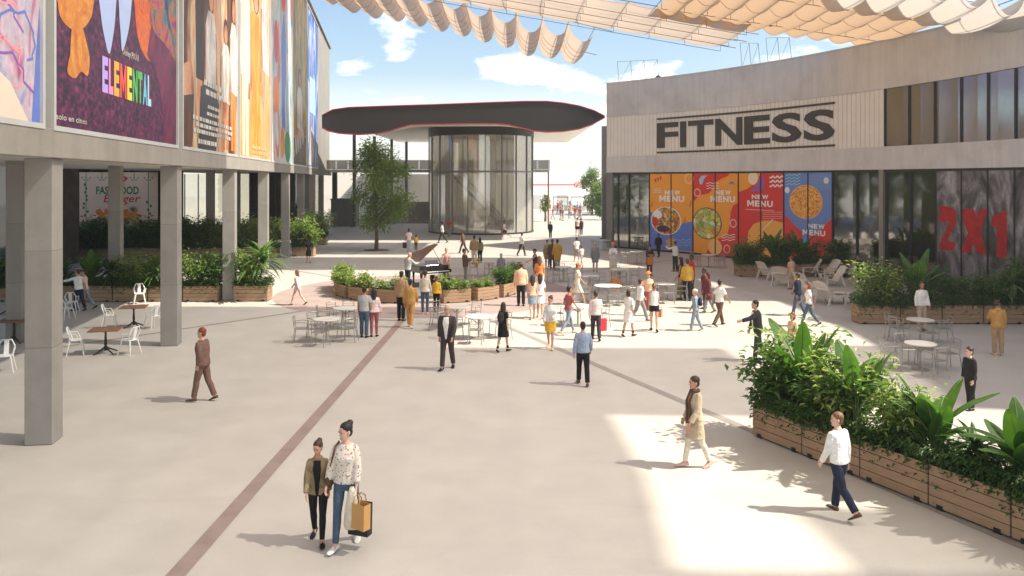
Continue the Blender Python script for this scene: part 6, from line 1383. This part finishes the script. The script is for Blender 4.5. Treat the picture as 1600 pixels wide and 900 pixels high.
Pn('man with burgundy coat, dark cap, looking left on the right of the crowd',1101,482,419,88,'m',('short','hblack'),('coat','burg'),('trousers','char'),'black','stand',2,1)
Pn('woman with burgundy headscarf and plum coat walking with the burgundy man',1107,489,426,80,'f',('scarf','hblack','burg'),('coat','burg'),('trousers','grey'),'brown','stroll',1,1)
Pn('man in mustard jacket seen from the back in the group on the right',1074,470,405,8,'m',('short','hbrown'),('jacket','mustard'),('trousers','black'),'black','stand',0,1.06)
Pn('woman in dark dress with a mustard skirt beside the mustard jacket',1064,468,397,70,'f',('long','hblack'),('vest','black'),('longskirt','khaki'),'black','stand2',1,1)
Pn('man in bright red top behind the mustard jacket',1081,462,395,100,'m',('short','hblack'),('tee','red'),('trousers','char'),'black','talk',2,1)
Pn('man in white shirt with one arm raised before the orange menu poster',1055,424,377,40,'m',('short','hbrown'),('shirt','white'),('trousers','char'),'brown','armup',0,1)
Pn('person in black jacket standing close to the blue wave of the menu poster',1029,402,365,150,'m',('short','hblack'),('jacket','black'),('trousers','black'),'black','pocket',2,1)
Pn('man in orange apron over dark clothes, with a cap, holding something',1015,431,383,190,'m',('cap','hbrown','brown'),('shirt','char'),('trousers','brown'),'brown','hold',1,1,extras=(('apron','orange'),))
Pn('woman in white top with orange sun hat and beige skirt',958,431,379,175,'f',('hat','hbrown','orange'),('blouse','white'),('longskirt','cream'),'beige','hold',0,1)
x,y=G(962,452); bag('big orange tote bag standing among the middle tables',(x,y,.0),(.75,.28,.06),.5,.5,.3)
Pn('person in long grey coat and pale cap standing alone in the middle',930,425,379,178,'m',('beanie','hgrey','lgrey'),('coat','grey'),('leggings','lgrey'),'grey','stand',0,1)
Pn('woman in beige dress and orange cap walking through the tables',902,476,410,-100,'f',('cap','hbrown','orange'),('dress','cream'),('leggings','tan'),'brown','walk',0,1,extras=(('shoulderbag','brown',-1),))
Pn('man in white vest and grey shorts far behind the tables',901,409,371,15,'m',('short','hblack'),('tee','white'),('shorts','grey'),'white','stroll',1,1)
Pn('child in white with red cap next to the man in grey shorts',909,413,388,30,'m',('cap','hbrown','red'),('tee','white'),('trousers','lgrey'),'white','stroll2',0,1)
Pn('man in mustard raincoat in the group of three by the dark waistcoat',871,423,374,20,'m',('short','hblack'),('coat','mustard'),('trousers','grey'),'brown','stand2',1,1.05)
Pn('woman in khaki coat with a brown beret in the group of three',855,419,375,160,'f',('beanie','hbrown','brown'),('coat','khaki'),('leggings','grey'),'white','stand',0,1)
Pn('person in dark brown coat between the beret woman and mustard raincoat',863,421,374,170,'m',('short','hblack'),('coat','brown'),('trousers','char'),'black','stand2',2,.97)
Pn('man in dark waistcoat and cap holding an arm out to the left',836,440,389,100,'m',('cap','hbrown','char'),('vest','char'),('trousers','black'),'black','armup',0,1,mod=dict(fl=55,el=8,fr=0))
Pn('woman with long brown hair and orange top behind the two white skirts',843,465,399,5,'f',('long','hlb'),('tee','orange'),('skirt','white'),'beige','stand',0,1)
Pn('woman in white skirt and peach top, right one of the pair walking away',844,497,428,-6,'f',('long','hbrown'),('tee','white'),('skirt','white'),'peach','stroll',0,.98)
Pn('woman in peach top and denim skirt, left one of the pair walking away',832,498,430,8,'f',('long','hbrown'),('tank','peach'),('skirt','ldenim'),'peach','stroll2',3,.96)
Pn('man in peach orange jacket and black trousers seen from the back',814,478,410,5,'m',('hat','hbrown','brown'),('jacket','peach'),('trousers','black'),'black','stand',0,1.08)
Pn('child in grey hoodie behind the right planter arc',783,440,396,10,'m',('hood','hbrown','lgrey'),('hoodie','grey'),('trousers','navy'),'black','stand',0,1)
Pn('man in white tee and black trousers leaning while walking, in front of the drum',815,400,363,-40,'m',('short','hblack'),('tee','white'),('trousers','char'),'black','walk2',1,1)
Pn('man in white tee and black shorts jogging at the foot of the drum',789,374,344,80,'m',('short','hblack'),('tee','white'),('shorts','black'),'Bwhite','run',1,.98)
Pn('man in khaki jacket and pale trousers seen from the back near the drum',741,413,368,8,'m',('short','hblack'),('jacket','khaki'),('trousers','cream'),'brown','stand',1,1.08)
Pn('woman with black hair in black trousers beside the khaki jacket man',750,411,371,20,'f',('long','hblack'),('jacket','olive'),('trousers','black'),'black','stand2',1,1)
Pn('person in dark brown top striding left below the drum',724,396,361,70,'m',('short','hbrown'),('jacket','brown'),('trousers','char'),'black','walk',1,1)
Pn('person in red top standing at the foot of the drum',702,370,341,170,'m',('short','hblack'),('tee','red'),('trousers','grey'),'brown','talk',1,1)
Pn('woman in white skirt and black leggings walking left by the drum',691,380,346,80,'f',('short','hblack'),('tee','white'),('leggings','black'),'black','walk',1,1)
t,wr,hd=Pn('man in pale pink shirt carrying a black bag behind the piano',639,394,357,10,'m',('short','hblack'),('tee','lpink'),('trousers','lgrey'),'grey','stand',2,1)
h=hd[0]; bag('black bag carried by the man in pale pink shirt',(h.x-.05,h.y,h.z-.5),(.03,.03,.035),.36,.42,.2)
Pn('child in yellow tee holding on beside the pale pink shirt',650,391,367,5,'m',('short','hblack'),('tee','yellow'),('trousers','brown'),'black','stand2',2,1)
Pn('pianist in grey shirt standing at the left end of the keyboard',650,448,398,-45,'m',('bald','hgrey'),('shirt','lgrey'),('trousers','navy'),'black','play',0,1,z0=.14,pos=(-4.9,37.6),H=1.72)
Pn('musician in pink shirt standing behind the piano',684,432,385,185,'m',('short','hblond'),('tee','pink'),('trousers','tan'),'brown','hold',0,1,pos=(-3.4,41.4),H=1.75)
t,wr,hd=Pn('musician in dark jacket leaning back while playing a brass horn',718,443,396,-75,'m',('short','hblack'),('jacket','suitb'),('trousers','grey'),'black','sax',0,1.05,z0=.14,pos=(-2.3,39.6),H=1.72,extras=(('front','white'),))
h=(hd[0]+hd[1])/2
sx_=thing('saxophone','brass saxophone held by the musician in dark jacket','instrument',(h.x,h.y,h.z)); BRS=M('brass',(.55,.34,.08),.3,.1,5,metal=.9)
mb=MB(); mb.tube([(-.12,.0,.30),(-.03,0,.33),(.0,0,.28),(.05,0,-.1),(.09,0,-.3),(.15,0,-.36),(.21,0,-.3),(.24,0,-.12)],[.012,.014,.018,.03,.04,.048,.05,.05],10); mb.build('tube',BRS,sx_,smooth=True); mb=MB(); mb.lathe([(.05,-.12),(.06,-.06),(.095,0),(.09,0),(.05,-.06)],(.245,0,0),n=16); mb.build('bell',BRS,sx_,smooth=True)
for z in (.12,.02,-.08): mb=MB(); mb.ball((.03+(.12-z)*.12,-.035,z),.022,8,5); mb.build('key_pad',BRS,sx_)
Pn('man in tan jacket and dark trousers watching the piano from the left',627,501,424,-15,'m',('short','hblack'),('jacket','tan'),('trousers','black'),'black','stand',0,1.04)
Pn('man in ochre suit, hands in front, seen from the back by the dark line',641,512,437,-8,'m',('short','hblack'),('jacket','ochre'),('trousers','ochre'),'cream','stroll',0,1.04)
Pn('woman in cream shirt and blue jeans facing the piano',664,491,423,-5,'f',('curly','hbrown'),('shirt','cream'),('leggings','denim'),'pink','stand2',1,1.05)
Pn('red haired girl in yellow top facing the piano',682,487,432,-10,'f',('bun','hred'),('blouse','yellow'),('leggings','black'),'black','stand',0,1)
Pn('man in lilac tee and blue jeans, back turned, arm round the woman in red trousers',569,527,448,-4,'m',('short','hblack'),('tee','lgrey'),('trousers','denim'),'black','stand',1,1.02)
Pn('woman with long dark hair, pink top and red trousers, back turned',584.5,526,452,6,'f',('long','hblack'),('blouse','lpink'),('leggings','dpink'),'black','stand2',0,1)
Pn('woman in white dress walking left, left of the round paving',465,477,421,80,'f',('long','hlb'),('blouse','lpink'),('shorts','lpink'),'brown','walk',3,.97)
Pn('woman in black dress walking away beside the farthest planters',482,411,375,20,'f',('long','hbrown'),('dress','black'),('none','black'),'brown','stroll',0,.97)
Pn('man in white shirt reaching left under the cinema',123,486,421,70,'m',('short','hbrown'),('shirt','white'),('trousers','navy'),'black','reach',0,1,mod=dict(fl=70,fr=5))
Pn('woman in pink top walking behind the man in white shirt under the cinema',133,484,420,100,'f',('short','hbrown'),('tee','lpink'),('trousers','ldenim'),'black','walk',0,1)
Pn('man in dark blue jacket and jeans beside the lounge chairs',1247,493,427,60,'m',('short','hbrown'),('jacket','navy'),('trousers','denim'),'brown','stroll',1,1.05)
Pn('red haired woman in white tee and jeans striding by the lounge chairs',1264,510,440,75,'f',('bob','hred'),('tee','white'),('leggings','denim'),'char','walk',0,1)
Pn('person in pink top standing among the lounge chairs',1237,452,400,30,'m',('short','hred'),('tee','peach'),('shorts','beige'),'brown','stand',0,1)
Pn('man in black with dark backpack at the end of the menu planter row',1342,446,398,95,'m',('short','hblack'),('jacket','black'),('trousers','black'),'white','stand',1,1,extras=(('backpack','char'),))
Pn('person in dark clothes far under the canopy, right of the drum',860,372,346,160,'m',('short','hblack'),('jacket','char'),('trousers','char'),'black','stand',2,1)
Pn('man in white tee and black shorts walking away in the far gap',902,369,340,5,'m',('short','hbrown'),('tee','lpink'),('shorts','black'),'brown','stroll',0,1)
Pn('person in maroon top beside the black shorts walker in the far gap',908,368,341,-4,'m',('short','hblack'),('tee','burg'),('trousers','char'),'black','stroll2',1,1)
Pn('small pale person added for a reflection in the shop glass at the corner',994,385,357,90,'m',('short','hblack'),('tee','white'),('trousers','char'),'black','stroll',1,1)  # stands in for a mirrored figure in the glass, built solid
flush()
# far crowd beyond the gap: simple copies of four built figures
protos=[]
for k,(sx__,tp_,bt_) in enumerate((('f',('tee','red'),('trousers','lgrey')),('m',('shirt','lgrey'),('trousers','grey')),('f',('dress','peach'),('none','black')),('m',('tee','ldenim'),('shorts','beige')))):
    t,_,_=Pn('x',0,0,0,40*k,sx__,('short','hblack'),tp_,bt_,'black',('stroll','stand','walk','stand2')[k],k%3,1,pos=(10+k,118),H=1.7); protos.append(t)
flush()
ser=[Series(p) for p in protos]; rq=random.Random(21)
lab=['far off person in red top','far off person in grey shirt','far off person in peach dress','far off person in pale blue tee']
for k in range(24):
    px=862+rq.uniform(0,1)*74; D=rq.uniform(102,142); x=PX(px,D)
    ser[k%4].put((x,D,0),rq.uniform(0,6.28),lab[k%4]+' in the sunny crowd beyond the far gap','far crowd %d'%(k%4) if False else lab[k%4]+'s of the far crowd')
# two market tables with parasol-like tops far away
for i,px in enumerate((876,904)):
    D=135; t=thing('market_stall','%s of two small far market stalls with dark flat tops'%('left','right')[i],'stall',(PX(px,D),D,0))
    mb=MB(); mb.box((0,0,2.3),(2.6,2.2,.12)); mb.build('roof',IRON,t)
    for a in (-1,1):
        for b in (-1,1): mb=MB(); mb.box((a*1.2,b*1,1.12),(.06,.06,2.24)); mb.build('post',IRON,t)
    mb=MB(); mb.box((0,0,.45),(2.2,1.2,.9)); mb.build('counter',TOP,t)

HAZE=.0011
# ------------------------------------------------------------------ warm summer haze
mb=MB(); mb.box((0,420,11.5),(1840,1000,25)); hz_=bpy.data.materials.new('haze'); hz_.use_nodes=True; nt=hz_.node_tree; nt.nodes.clear(); out=nt.nodes.new('ShaderNodeOutputMaterial')
pv=nt.nodes.new('ShaderNodeVolumePrincipled'); pv.inputs['Color'].default_value=(1,.96,.9,1); pv.inputs['Density'].default_value=HAZE; pv.inputs['Anisotropy'].default_value=.3; L(nt,pv.outputs[0],out.inputs['Volume'])
o=mb.build('haze',hz_); o['kind']='stuff'; tag(o,'thin warm summer haze over the whole plaza','haze')
